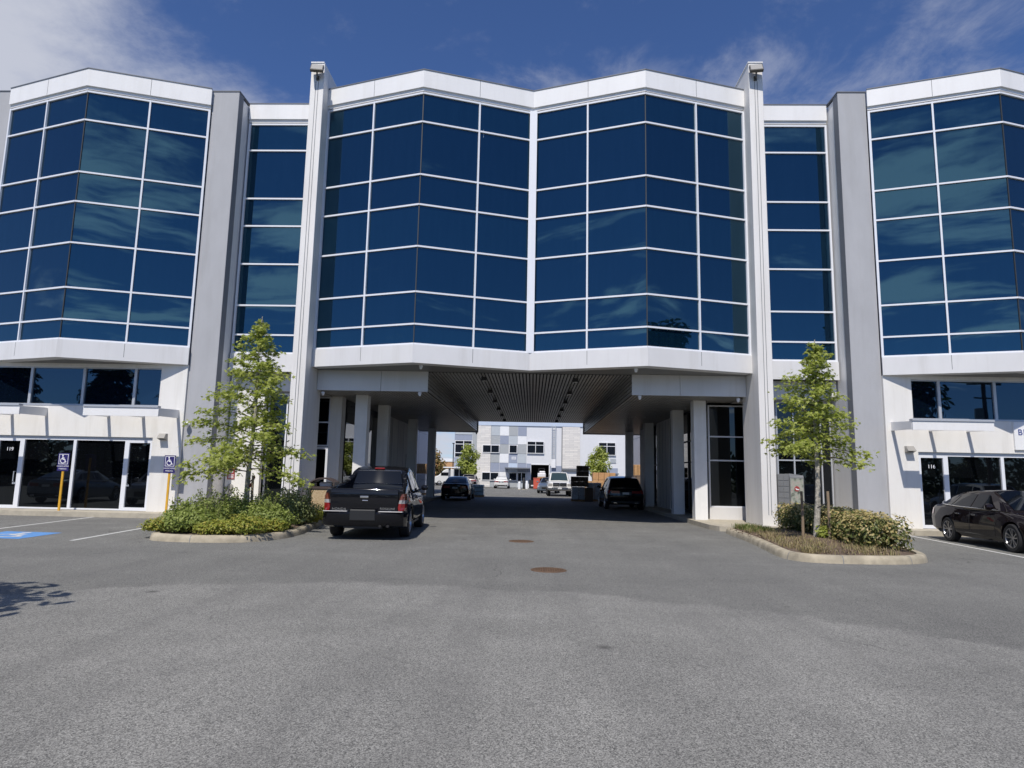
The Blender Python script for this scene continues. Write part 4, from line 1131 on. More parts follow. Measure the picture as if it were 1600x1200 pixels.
UP = pi/2
car('parked_car', 'black sedan with dark spoked wheels backed in beside door 116', 'car', 'paintbrown', 'sedan', (12.58, 17.72, 0), R(-94.5), rim='rimdark')
car('parked_car', 'dark sedan parked at the far left end of the shaded passage', 'car', 'paintnavy', 'sedan', (-4.55, 42.6, 0), R(91))
car('parked_car', 'black estate car with tinted rear glass on the right of the shaded passage', 'car', 'paintblack', 'suv', (4.75, 35.15, 0), R(90))
car('parked_car', 'white sedan parked nose-in at the far checkered warehouse', 'car', 'paintwhite', 'sedan', (-3.5, 81.6, 0), R(90))
car('parked_car', 'warm grey hatchback parked nose-in left of the far white sedan', 'car', 'painttan', 'suv', (-7.2, 79.4, 0), R(90))
# cars outside the frame that show in the storefront glass
car('parked_car', 'silver hatchback reflected in the left storefront glass', 'car', 'paintsilver', 'suv', (-16.4, 14.2, 0), R(82))
car('parked_car', 'blue grey sedan reflected in the left storefront glass', 'car', 'paintgrey', 'sedan', (-20.6, 14.0, 0), R(-95))
car('parked_car', 'pale blue grey sedan reflected in the glass of door 116', 'car', 'paintsilver', 'sedan', (17.6, 10.0, 0), R(80))
car('parked_car', 'white wagon reflected in the right storefront glass', 'car', 'paintwhite', 'suv', (20.5, 12.5, 0), R(-88))

# black pickup in front of the passage
def black_pickup():
    root = thing('pickup_truck', 'black double-cab pickup with lowered roofline bed, seen from behind beside the left planter', 'pickup truck', (-3.98, 18.36, 0), R(93.4))
    P = 'paintblack'
    st = [(-2.62, .34, .74, .80, .95, .93, .58), (-2.45, .30, .80, .86, .975, .95, .60), (-1.55, .28, .80, .88, .985, .96, .62), (-.93, .28, .80, .88, .975, .96, .62), (-.90, .28, 1.10, .88, .975, .92, .66),
          (.2, .28, 1.08, .88, .97, .91, .66), (1.1, .28, 1.08, .88, .98, .89, .66), (1.6, .28, 1.06, .86, .985, .86, .66), (2.1, .30, 1.00, .80, .94, .78, .66), (2.42, .34, .90, .70, .86, .68, .6), (2.5, .42, .76, .6, .74, .6, .55)]
    b = cut_arches(body_mesh(st, .0), (-1.56, 1.54), .42, .975, P); b.parent = root
    cs = [(-.93, 1.14, .90, 1.18, .82), (-.66, 1.12, .90, 1.66, .68), (-.3, 1.11, .91, 1.735, .66), (.3, 1.10, .91, 1.76, .66), (.75, 1.09, .90, 1.71, .66), (1.5, 1.07, .85, 1.10, .80)]
    cabin_mesh(cs).build('cabin', P, root, sharp=30)
    screen(cs, 5, 4).build('windscreen', 'carglass', root)
    rw = screen(cs, 0, 1, f0=.22, f1=.93, off=.012, wide=-.02).build('rear_window', 'carglass', root)
    # rear window surround and slider bars
    mb = MB()
    def rp(f, s, o=.016):
        x = cs[0][0]+(cs[1][0]-cs[0][0])*f; c = cab_section(tuple(p+(q-p)*f for p, q in zip(cs[0], cs[1]))); return (x-o, s*(c[4][0]-.0), c[4][1]+.01)
    mb.tube([rp(.22, -1), rp(.93, -1), rp(.93, 1), rp(.22, 1), rp(.22, -1)], .007, 6); mb.build('window_seal', 'chrome', rw)
    mb = MB(); mb.box(-.70, -.13, 1.675, -.66, .13, 1.715); mb.build('high_brake_light', 'red', root, bevel=.006)
    for s in (-1, 1):
        for q in ((-.80, -.26, -.56, -.25), (-.20, 1.10, -.19, .66)): side_glass(cs, s, q).build('side_window', 'carglass', root)
        for xa, xb in ((-.86, -.24), (-.22, 1.02)):
            mb = patch(st, s, xa-.006, xb+.006, .42, 1.06, .0015, m=1); patch(st, s, xa+.006, xb-.006, .425, 1.055, .004, m=0, mb=mb)
            d = mb.build('door', [P, 'joint'], root)
            hy = body_y(st, xa+.15, .93)+.02
            h = MB(); h.bar((xa+.08, s*hy, .93), (xa+.26, s*hy, .93), .03, .03); h.build('handle', P, d, bevel=.005)
        mirror_part(root, st, cs, s, 0, 1.02, P)
        # bed side with the sloping sail up to the cab
        xs = [-2.60, -2.5, -2.2, -1.9, -1.55, -1.25, -1.0, -.86, -.70]
        zr = [1.14, 1.185, 1.22, 1.245, 1.28, 1.34, 1.43, 1.50, 1.60]
        mb = MB(); vs = []
        for x, z in zip(xs, zr):
            yo = body_y(st, min(x, -.95), .62)-(.065 if x < -2.55 else .02 if x < -2.4 else 0); tp = .92-.25*max(0, (z-1.22))/.36*.9
            yi = tp-.12
            vs += [(x, s*yo, .62), (x, s*(yo-.005), .86), (x, s*(tp+.025), z-.12), (x, s*tp, z-.03), (x, s*(tp-.03), z), (x, s*(yi+.02), z), (x, s*yi, z-.03), (x, s*yi, .62)]
        n = 8
        fs = [(i*n+k, (i+1)*n+k, (i+1)*n+(k+1) % n, i*n+(k+1) % n) for i in range(len(xs)-1) for k in range(n)]+[tuple(range(n)), tuple(range((len(xs)-1)*n+n-1, (len(xs)-1)*n-1, -1))]
        if s < 0: fs = [f[::-1] for f in fs]
        mb.add(vs, fs, 0, True)
        bs = cut_obj(mb.build('bed_side', P), (-1.56,), .42, .975); bs.parent = root
        mb = MB(); pts = []
        for k in range(13):
            a = R(5+170*k/12); pts.append((-1.56+.425*cos(a), s*(.982), .375+.425*sin(a)))
        mb.tube(pts, .022, 6); mb.build('arch_trim', P, root)
        # tail lamp: amber over clear over red
        mb = MB()
        lv = [(.69, .815, .0), (.76, .80, .004), (.86, .815, .006), (.94, .835, .004), (1.02, .855, -.002), (1.09, .88, -.02)]
        mts = [2, 2, 1, 0, 0]
        for (z0, yi0, o0), (z1, yi1, o1), mt in zip(lv, lv[1:], mts):
            vs = []
            for z, yi, o in ((z0, yi0, o0), (z1, yi1, o1)):
                vs += [(x, s*y, z) for x, y in ((-2.678, yi), (-2.670-o, min(.90, yi+.06)), (-2.605, .945+o), (-2.40, .978+o*.5), (-2.40, .94), (-2.6, yi-.02))]
            f_ = [(k, (k+1) % 6, 6+(k+1) % 6, 6+k) for k in range(6)]+[tuple(range(5, -1, -1)), tuple(range(6, 12))]
            if s > 0: f_ = [q[::-1] for q in f_]
            mb.add(vs, f_, mt)
        mb.build('taillight', ['amber', 'clear', 'red'], root)
        mb = MB(); mb.box(-2.80, s*.36, .66, -2.62, s*.93, .682); mb.build('bumper_step_trim', 'rimdark', root, bevel=.008)
        mb = MB(); mb.tube([(-2.78, s*.0-.50+.09*s, .34), (-2.5, -.50+.09*s, .36)], .032, 10); mb.build('exhaust', 'rubber', root)
        mb = MB(); mb.tube([(1.0, s*.86, .29), (-1.0, s*.86, .29)], .05, 8); mb.build('side_step', 'black', root)
    mb = MB(); mb.box(-2.60, -.80, .80, -.92, .80, .82); mb.build('bed_floor', 'black', root)
    # tailgate
    mb = MB()
    prof = [(-2.655, .66), (-2.67, .80), (-2.672, 1.05), (-2.665, 1.15), (-2.64, 1.185), (-2.60, 1.195), (-2.56, 1.17), (-2.55, .66)]
    n = len(prof)
    vs = [(x, y, z+(.012*(1-(y/.79)**2))) for y in (-.79, -.6, -.4, -.2, 0, .2, .4, .6, .79) for x, z in prof]
    fs = [(i*n+k, i*n+(k+1) % n, (i+1)*n+(k+1) % n, (i+1)*n+k) for i in range(8) for k in range(n)]+[tuple(range(n-1, -1, -1)), tuple(range(8*n, 9*n))]
    mb.add(vs, fs, 0, True); tg = mb.build('tailgate', P, root)
    mb = MB(); mb.box(-2.70, -.10, .98, -2.66, .10, 1.03); mb.box(-2.69, -.09, .91, -2.66, .05, .935); mb.build('handle', 'chrome', tg, bevel=.008)
    for tx, y, z, s_ in (('HONDA', .58, .715, .085), ('RIDGELINE', -.555, .735, .068), ('RTL', -.62, .67, .05)):
        t = text_mb(tx, s_, depth=.004, spacing=1.1); c90 = -pi/2
        t.v = [(-2.674+yy, y-xx, z+zz) for xx, yy, zz in t.v]; t.build('lettering', 'chrome', tg)
    # bumper
    mb = MB()
    prof = [(-2.60, .30), (-2.74, .34), (-2.82, .46), (-2.82, .62), (-2.78, .66), (-2.60, .66)]
    ys = [-.985, -.94, -.80, -.4, 0, .4, .80, .94, .985]; pull = [.30, .14, .03, 0, 0, 0, .03, .14, .30]
    n = len(prof)
    vs = [(min(x+(p if k not in (0, 5) else p), -2.30), y, z) for y, p in zip(ys, pull) for k, (x, z) in enumerate(prof)]
    fs = [(i*n+k, i*n+(k+1) % n, (i+1)*n+(k+1) % n, (i+1)*n+k) for i in range(len(ys)-1) for k in range(n)]+[tuple(range(n-1, -1, -1)), tuple(range((len(ys)-1)*n, len(ys)*n))]
    mb.add(vs, fs, 0, True); bp = mb.build('rear_bumper', P, root)
    mb = MB(); mb.box(-2.835, -.30, .46, -2.78, .30, .72); mb.build('plate_recess', 'platedark', bp, bevel=.02)
    mb = MB(); mb.box(-2.70, -.45, .28, -2.4, .45, .36); mb.build('tow_hitch_bar', 'black', root)
    mb = MB(); mb.tube([(.72, -.5, 1.74), (.55, -.52, 2.12)], .006, 6); mb.build('aerial', 'black', root)
    mb = MB(); mb.box(2.46, -.5, .5, 2.52, .5, .82); mb.build('grille', 'black', root)
    for s in (-1, 1):
        mb = patch(st, s, 2.1, 2.4, .72, .90, .012, nx=6, nz=3); mb.build('headlight', 'clear', root)
    wheels(root, (-1.56, 1.54), .975, .375, w=.25, spokes=5)
black_pickup()

def white_pickup(label, paint, loc, rot):
    root = thing('pickup_truck', label, 'pickup truck', loc, rot)
    st = [(-3.0, .5, 1.05, .8, .95, .93, .75), (-2.85, .48, 1.22, .86, .98, .95, .78), (-.9, .46, 1.22, .88, .98, .95, .78), (.2, .44, 1.16, .88, .98, .92, .76), (1.1, .42, 1.16, .88, .99, .88, .76),
          (1.7, .42, 1.18, .86, .99, .84, .78), (2.3, .44, 1.14, .82, .97, .78, .80), (2.55, .46, 1.06, .80, .94, .76, .78), (2.62, .5, .98, .76, .9, .72, .74)]
    b = cut_arches(body_mesh(st), (-1.9, 1.75), .46, .985, paint); b.parent = root
    cs = [(-.85, 1.22, .90, 1.26, .82), (-.62, 1.2, .90, 1.80, .70), (.2, 1.17, .90, 1.90, .68), (.62, 1.16, .90, 1.86, .68), (1.35, 1.16, .84, 1.2, .80)]
    cabin_mesh(cs).build('cabin', paint, root, sharp=30)
    screen(cs, 4, 3).build('windscreen', 'carglassblue', root)
    screen(cs, 0, 1, f0=.2).build('rear_window', 'carglass', root)
    mb = MB(); mb.box(-2.8, -.78, 1.20, -.95, .78, 1.245); mb.build('bed_liner', 'black', root)
    for s in (-1, 1):
        side_glass(cs, s, (-.6, 1.0, -.5, .58)).build('side_window', 'carglass', root)
        mirror_part(root, st, cs, s, 0, 1.0, 'black').scale = (1, 1, 1)
        mb = MB(); mb.box(2.42, s*.60, .82, 2.64, s*.92, 1.02); mb.build('headlight', 'clear', root, bevel=.03)
        mb = MB(); mb.lathe([(0, .0), (.06, 0), (.06, -.06)], 12, c=(0, 0, 0)); mb.v = [(2.735+z, s*.66+y, .62+x) for x, y, z in mb.v]; mb.build('fog_light', 'clear', root)
    mb = MB(); mb.box(2.55, -.56, .76, 2.66, .56, 1.08); g = mb.build('grille', 'chrome', root, bevel=.05)
    mb = MB()
    for y0, y1 in ((-.50, -.045), (.045, .50)):
        for z0, z1 in ((.79, .90), (.94, 1.05)): mb.box(2.655, y0, z0, 2.675, y1, z1)
    mb.build('grille_opening', 'black', g)
    mb = MB(); mb.box(2.5, -.96, .48, 2.76, .96, .72); bp = mb.build('front_bumper', 'rimdark', root, bevel=.05)
    mb = MB(); mb.box(2.757, -.62, .56, 2.78, .62, .70); mb.build('bumper_insert', 'chrome', bp, bevel=.01)
    mb = MB(); mb.box(2.78, -.16, .58, 2.80, .16, .72); mb.build('number_plate', 'plate', bp)
    wheels(root, (-1.9, 1.75), .985, .40, w=.27)
white_pickup('white full-size pickup facing the camera in the sunlit rear yard', 'paintwhite', (2.35, 55.2, 0), R(-90))
car('parked_car', 'blue grey sedan half hidden behind the white pickup', 'car', 'paintgrey', 'sedan', (1.75, 63.0, 0), R(-97))

def van():
    root = thing('delivery_van', 'white van parked far away at the left end of the rear yard', 'van', (-11.2, 92, 0), R(195))
    mb = MB()
    prof = [(-2.6, .35), (2.5, .35), (2.65, .8), (2.35, 1.15), (1.75, 1.35), (1.0, 2.1), (.6, 2.25), (-2.5, 2.25), (-2.62, 2.0)]
    n = len(prof); vs = [(x, y, z) for y in (-.95, .95) for x, z in prof]
    mb.add(vs, [tuple(range(n)), tuple(range(2*n-1, n-1, -1))]+[(k, n+k, n+(k+1) % n, (k+1) % n) for k in range(n)])
    mb.build('body', 'paintwhite', root, bevel=.08)
    mb = MB(); mb.add([(1.72, -.8, 1.40), (1.72, .8, 1.40), (1.06, .75, 2.08), (1.06, -.75, 2.08)], [(0, 1, 2, 3)]); mb.build('windscreen', 'carglass', root)
    mb = MB(); mb.box(.3, -.965, 1.35, 1.4, -.955, 1.8); mb.box(.3, .955, 1.35, 1.4, .965, 1.8); mb.build('side_window', 'carglass', root)
    wheels(root, (-1.6, 1.6), .96, .34)
van()

def forklift():
    root = thing('forklift', 'forklift carrying a white wrapped load in the open warehouse doorway', 'forklift', (1.35, 83.6, 0), R(-90))
    mb = MB(); mb.box(-1.0, -.5, .25, .7, .5, .75); mb.box(-1.1, -.5, .3, -.4, .5, 1.15); mb.build('body', 'rimdark', root, bevel=.06)
    mb = MB()
    for x, y in ((-.9, -.45), (-.9, .45), (.5, -.45), (.5, .45)): mb.bar((x, y, .7), (x*.8, y, 2.1), .06, .06)
    for k in range(5): mb.box(-.75+k*.28, -.48, 2.08, -.68+k*.28, .48, 2.13)
    mb.build('overhead_guard', 'black', root)
    mb = MB()
    for y in (-.35, .35): mb.box(.78, y-.05, .1, .9, y+.05, 2.5)
    for z in (.4, 1.3, 2.45): mb.box(.8, -.35, z, .88, .35, z+.08)
    mb.build('mast', 'black', root)
    mb = MB()
    for y in (-.28, .28): mb.box(.9, y-.06, 1.25, 2.0, y+.06, 1.30)
    mb.build('fork', 'rimdark', root)
    mb = MB(); mb.box(-.35, -.25, .75, .05, .25, .9); mb.box(-.4, -.25, .85, -.3, .25, 1.4); mb.build('seat', 'black', root)
    wheels(root, (-.75, .5), .52, .26, w=.2)
    o = thing('pallet_load', 'white wrapped load raised on the forklift forks', 'load', (1.35, 82.2, 1.31))
    mb = MB(); mb.box(-.55, -.5, .0, .55, .5, .12); mb.build('pallet', 'wood', o)
    mb = MB(); mb.box(-.5, -.45, .12, .5, .45, .62); mb.box(-.28, -.4, .62, .42, .4, .86); mb.build('wrapped_goods', 'wrapwhite', o, bevel=.08)
forklift()

# ------------------------------------------------------------------ plants
def leaf_frame(nrm, rnd):
    n = Vector(nrm).normalized()
    a = Vector((rnd.uniform(-1, 1), rnd.uniform(-1, 1), rnd.uniform(-1, 1)))
    u = (a-n*a.dot(n))
    u = u.normalized() if u.length > 1e-4 else n.orthogonal().normalized()
    return u, n.cross(u), n
STAR = []
for _k in range(5):
    _a = R(90+(_k-2)*62)
    STAR.append((cos(_a)*(1 if _k in (1, 2, 3) else .8), sin(_a)*(1 if _k in (1, 2, 3) else .8)))
    if _k < 4:
        _a = R(90+(_k-1.5)*62); STAR.append((.40*cos(_a), .40*sin(_a)))
STAR.append((0, -.35))
OVAL = [(0, -1), (.42, -.35), (.40, .3), (0, 1), (-.40, .3), (-.42, -.35)]
def leaf(mb, p, n, size, rnd, shape=OVAL, m=0, bend=.15):
    u, v, w = leaf_frame(n, rnd); p = Vector(p)
    sz = size*rnd.uniform(.7, 1.25)
    mb.add([p+u*(x*sz)+v*(y*sz)-w*(bend*sz*(x*x+y*y)) for x, y in shape], [tuple(range(len(shape)))], m)

def young_tree(label, loc, h, clear, rad, seed, nb=40, size=.069, low=1.0, lean=(0, 0), dens=1.0, asym=0.0):
    rnd = random.Random(seed)
    o = thing('young_tree', label, 'tree', loc)
    tr = MB(); cr = MB()
    ax = lambda z: Vector((lean[0]*z/h+.03*sin(z*1.7+seed), lean[1]*z/h+.03*cos(z*1.3), z))
    tr.tube([ax(h*k/14) for k in range(15)], [.075*(1-.88*k/14)+.004 for k in range(15)], 10)
    br = MB(); az = rnd.uniform(0, 6)
    for i in range(nb):
        f = (i+.5)/nb; z = clear+(h*.97-clear)*f**1.05
        az += 2.4+rnd.uniform(-.5, .5)
        prof = (1-f)**.72*(low if f < .08 else 1)
        L = rad*max(.13, prof)*rnd.uniform(.55, 1.12)*(1-asym*cos(az)*(1-f))
        up = .10+.75*f+rnd.uniform(-.08, .15)
        d = Vector((cos(az), sin(az), 0)); p0 = ax(z); pts = []
        for k in range(7):
            t = k/6; pts.append(p0+d*L*t+Vector((0, 0, L*(up*t-.28*t*t)))+Vector((rnd.uniform(-.02, .02), rnd.uniform(-.02, .02), 0)))
        br.tube(pts, [.018*(1-.8*k/6)*(1-.5*f) for k in range(7)], 5)
        def along(t):
            a = t*6; k = min(5, int(a)); return pts[k].lerp(pts[k+1], a-k)
        nl = int(dens*(22+L*105))
        for q in range(nl):
            t = rnd.uniform(.12, 1)**.8; p = along(t)
            w = .04+.17*(1-t*.55)*min(1, L)
            p = p+Vector((rnd.gauss(0, w), rnd.gauss(0, w), rnd.gauss(0, w*.55)-.01))
            leaf(cr, p, (rnd.gauss(0, .6)+d.x*.3, rnd.gauss(0, .6)-.35, .9), size, rnd, STAR, 0, .22)
    for q in range(70):
        z = h*.93+rnd.uniform(-.45, .12); p = ax(min(z, h))+Vector((rnd.gauss(0, .06), rnd.gauss(0, .06), 0))
        leaf(cr, p, (rnd.gauss(0, .6), rnd.gauss(0, .6)-.3, .8), size*.9, rnd, STAR, 0, .22)
    t = tr.build('trunk', 'trunk', o); br.build('branches', 'darktrunk', t)
    cr.build('crown', 'maple', o)
    return o
young_tree('taller young tree with bright green leaves rising from the shrubs of the left planter', (-7.28, 17.2, .16), 5.55, 1.35, 1.78, 3, nb=50, low=1.12, lean=(.05, 0), dens=1.08, asym=.16)
young_tree('young tree tied between two wooden stakes in the right planter', (7.17, 16.75, .18), 5.0, 1.98, 1.45, 12, nb=46, lean=(.12, 0), dens=.92, asym=.2)
for x, y, h, lab in ((6.86, 16.85, 1.18, 'weathered wooden stake left of the right planter tree trunk'), (7.31, 16.4, 1.20, 'weathered wooden stake right of the right planter tree trunk'),
                     (-7.08, 17.0, 1.30, 'wooden stake beside the left planter tree above the shrubs')):
    o = thing('tree_stake', lab, 'stake', (x, y, .15), 0, 'wooden stakes beside the young trees')
    mb = MB(); mb.tube([(0, 0, 0), (.01, 0, h*.5), (0, 0, h)], [.036, .035, .033], 8); mb.build('post', 'stake', o)
    if x < 0:
        mb = MB(); mb.tube([(-.03, .0, 1.1), (-.12, .15, 1.0), (-.22, .3, 1.12), (-.12, .35, 1.2), (.0, .1, 1.25)], .022, 6); mb.build('tie', 'strap', o)
    else:
        mb = MB(); sx = 1 if x < 7.1 else -1
        mb.tube([(0, 0, .95), (sx*.12, -.02, .88), (sx*.28, -.05, .80)], .014, 6); mb.build('tie', 'black', o)

def shrub(name, label, loc, blobs, n, size, mat, seed, group=None, stems=8, tan=None, up=.5, sprigs=0):
    """blobs: (dx, dy, z, rx, ry, rz); leaves packed through the outer half of each lump"""
    rnd = random.Random(seed)
    o = thing(name, label, 'shrub', loc, 0, group)
    fo = MB(); st = MB()
    vol = [b[3]*b[4]*b[5] for b in blobs]; tot = sum(vol)
    for b, v in zip(blobs, vol):
        ph = [rnd.uniform(0, 6.28) for _ in range(6)]
        for k in range(int(n*v/tot)):
            d = Vector((rnd.gauss(0, 1), rnd.gauss(0, 1), rnd.gauss(0, 1))).normalized()
            lump = 1+.16*sin(5*d.x+ph[0])*sin(5*d.y+ph[1])+.12*sin(9*d.z+ph[2]+7*d.x)
            r = (rnd.uniform(.22, 1)**.5)*lump
            p = Vector((b[0]+d.x*b[3]*r, b[1]+d.y*b[4]*r, b[2]+d.z*b[5]*r))
            if p.z < .01: p.z = rnd.uniform(.01, .06)
            if tan and p.z > .74: p.z = .74+(p.z-.74)*.25+rnd.uniform(-.03, .03)
            mi = 0
            if tan and r > .72 and rnd.random() < tan*(.35+.65*max(0, d.z*.8+.35)): mi = 1
            leaf(fo, p, (d.x+rnd.gauss(0, .5), d.y+rnd.gauss(0, .5)-.1, d.z+up+rnd.gauss(0, .4)), size, rnd, OVAL, mi)
    for s in range(sprigs):
        b = rnd.choice(blobs); a = rnd.uniform(0, 6.28); q = rnd.uniform(.2, .8)
        p0 = Vector((b[0]+b[3]*q*cos(a), b[1]+b[4]*q*sin(a), b[2]+b[5]*.5)); L = rnd.uniform(.25, .5)
        dr = Vector((cos(a)*.35, sin(a)*.35, 1)).normalized()
        st.tube([p0, p0+dr*L*.5, p0+dr*L], [.006, .005, .003], 5)
        for k in range(26):
            t = rnd.uniform(.1, 1); leaf(fo, p0+dr*L*t+Vector((rnd.gauss(0, .035), rnd.gauss(0, .035), 0)), (rnd.gauss(0, 1), rnd.gauss(0, 1), .5), size*.8, rnd, OVAL, 0)
    for s in range(stems):
        b = rnd.choice(blobs); x, y = b[0]+rnd.uniform(-.4, .4)*b[3], b[1]+rnd.uniform(-.4, .4)*b[4]
        st.tube([(x*.02, y*.02, 0), (x*.7, y*.7, b[2]*.6), (x, y, b[2]+b[5]*.4)], [.014, .010, .005], 5)
    st.build('stems', 'darktrunk', o)
    fo.build('foliage', [mat]+(['hedgetan'] if tan else []), o)
    return o
G1 = 'green shrubs filling the left planter'
B1 = lambda r, h: [(0, 0, h*.48, r, r*.9, h*.5), (r*.45, .1, h*.40, r*.7, r*.7, h*.42), (-r*.45, -.1, h*.36, r*.7, r*.7, h*.40)]
for lab, x, y, r, h, n, mt, sp in (
        ('loose green shrub at the far left end of the left planter', -8.0, 15.8, .60, 0.68, 3000, 'shrub', 12),
        ('dense green shrub at the front left of the left planter', -7.62, 15.2, .60, 0.55, 3000, 'shrub', 8),
        ('green shrub in the middle of the left planter below the tree', -7.05, 16.6, .80, 0.73, 3600, 'shrub', 14),
        ('green shrub right of the middle of the left planter', -6.35, 16.35, .60, 0.59, 2600, 'shrub', 8),
        ('tall greyish sprigged shrub behind the right half of the left planter', -6.55, 18.2, .72, 0.83, 3000, 'shrubpale', 22),
        ('tall greyish shrub left of the tree trunk in the left planter', -8.15, 17.6, .70, 0.73, 3000, 'shrubpale', 16),
        ('thin dark sprigged shrub in front of the left fin', -6.95, 19.7, .45, 0.74, 1500, 'shrubpale', 18),
        ('green shrub behind the tree trunk in the left planter', -7.9, 19.4, .8, 0.74, 2400, 'shrub', 12)):
    shrub('planter_shrub', lab, (x, y, .16), B1(r, h), n, .042, mt, int(-x*100), G1, sprigs=sp)
G2 = 'low golden shrubs along the left planter kerb'
for lab, x, y, r, h, n in (
        ('low golden shrub at the outer left tip of the left planter', -8.42, 15.2, .34, .34, 1300),
        ('low golden shrub at the front of the left planter, left of the brightest one', -6.95, 14.83, .38, .34, 1500),
        ('brightest low golden shrub at the front right of the left planter', -6.35, 14.98, .48, .46, 2000),
        ('small yellow-green shrub at the right bend of the left planter kerb', -5.98, 15.75, .30, .32, 1000),
        ('small golden round shrub right of the strappy plant in the left planter', -6.08, 18.6, .34, .42, 1000),
        ('small golden shrub in front of the litter bin', -6.28, 19.9, .32, .48, 1000)):
    shrub('golden_shrub', lab, (x, y, .15), B1(r, h), n, .034, 'golden', int(-x*77), G2, stems=4, up=.9)
def strappy(label, loc, n, L, seed):
    rnd = random.Random(seed); o = thing('strappy_plant', label, 'plant', loc); mb = MB()
    for k in range(n):
        a = rnd.uniform(0, 6.28); l = L*rnd.uniform(.6, 1.1); d = Vector((cos(a), sin(a), 0)); s = Vector((-sin(a), cos(a), 0)); vs = []
        for j in range(6):
            t = j/5; w = .03*(1-t)**.7*(.6+.8*t*(1-t)*2); c = d*(l*.55*t)+Vector((0, 0, l*(1.1*t-.75*t*t)))
            vs += [c-s*w, c+s*w]
        mb.add(vs, [(2*j, 2*j+1, 2*j+3, 2*j+2) for j in range(5)], 0, True)
    mb.build('leaves', 'shrubpale', o)
strappy('clump of long strappy leaves at the right of the left planter', (-6.0, 16.9, .15), 42, .55, 4)
strappy('second clump of strappy leaves by the planter kerb near the pickup', (-5.98, 17.7, .15), 36, .45, 9)

G3 = 'clipped hedge shrubs with tan new leaves in the right planter'
labs = ['hedge shrub at the back end of the right planter beside the fin', 'hedge shrub second from the back in the right planter', 'hedge shrub just behind the staked tree',
        'hedge shrub right of the staked tree in the middle of the row', 'hedge shrub second from the front in the right planter', 'front hedge shrub nearest the kerb corner in the right planter']
for i, (x, y, r, h) in enumerate(((8.02, 20.05, .60, .84), (8.0, 19.05, .62, .86), (7.98, 18.0, .62, .86), (7.92, 16.95, .62, .84), (7.82, 15.95, .60, .82), (7.70, 15.05, .57, .80))):
    shrub('hedge_shrub', labs[i], (x, y, .15), [(0, 0, h*.48, r*.9, r*.9, h*.55), (.3, -.3, h*.46, r*.6, r*.6, h*.52), (-.28, -.3, h*.46, r*.6, r*.6, h*.52), (.3, .3, h*.46, r*.6, r*.6, h*.52), (-.28, .3, h*.46, r*.6, r*.6, h*.52)], 3400, .045, 'hedge', 40+i, G3, tan=.72)
shrub('sucker_shoot', 'bright green leafy shoot at the foot of the staked tree', (7.2, 16.5, .15), [(0, 0, .22, .16, .16, .16), (.28, .05, .26, .14, .14, .14)], 260, .05, 'maple', 71, stems=1)

def grass(name, n, poly, mat, seed, h=.16):
    rnd = random.Random(seed); mb = MB()
    xs = [p[0] for p in poly]; ys = [p[1] for p in poly]
    def inside(x, y):
        c = False; j = len(poly)-1
        for i in range(len(poly)):
            if (poly[i][1] > y) != (poly[j][1] > y) and x < (poly[j][0]-poly[i][0])*(y-poly[i][1])/(poly[j][1]-poly[i][1])+poly[i][0]: c = not c
            j = i
        return c
    k = 0; cl = [(rnd.uniform(min(xs), max(xs)), rnd.uniform(min(ys), max(ys))) for _ in range(70)]
    while k < n:
        cx, cy = rnd.choice(cl); x, y = rnd.gauss(cx, .12), rnd.gauss(cy, .12)
        if not inside(x, y): x, y = rnd.uniform(min(xs), max(xs)), rnd.uniform(min(ys), max(ys))
        if not inside(x, y): continue
        k += 1; a = rnd.uniform(0, 6.28); l = h*rnd.uniform(.4, 1.2); lean = rnd.uniform(.1, .9)
        d = Vector((cos(a), sin(a), 0)); s = Vector((-sin(a), cos(a), 0))*.006; p = Vector((x, y, .13))
        m = p+d*l*lean*.4+Vector((0, 0, l*.6)); t = p+d*l*lean+Vector((0, 0, l*.9))
        mb.add([p-s, p+s, m+s*.8, m-s*.8, t], [(0, 1, 2, 3), (3, 2, 4)])
    return mb.build(name, mat, kind='stuff', label='tufts of ' + ('dry' if 'dry' in mat else 'green') + ' grass in the right planter soil')
def chips(n, poly, seed):
    rnd = random.Random(seed); mb = MB(); xs = [p[0] for p in poly]; ys = [p[1] for p in poly]
    for k in range(n):
        x, y = rnd.uniform(min(xs), max(xs)), rnd.uniform(min(ys), max(ys))
        leaf(mb, (x, y, .185+rnd.uniform(-.03, .03)), (rnd.gauss(0, .4), rnd.gauss(0, .4), 1), .03, rnd, OVAL, rnd.choice((0, 0, 1)))
    mb.build('bark_chips', ['soil', 'stake'], kind='stuff', label='loose bark chips lying on the right planter soil')
chips(1500, [(5.75, 13.75), (7.6, 19.5)], 8)
grass('dry_grass', 4200, [(5.7, 13.7), (7.6, 13.75), (7.4, 15.5), (7.2, 17.5), (6.9, 20.6), (6.3, 20.6), (6.1, 18), (5.7, 15)], 'drygrass', 5)
grass('green_grass', 900, [(6.15, 18.4), (6.9, 18.6), (7.0, 20.7), (6.25, 20.7)], 'greengrass', 6, .2)

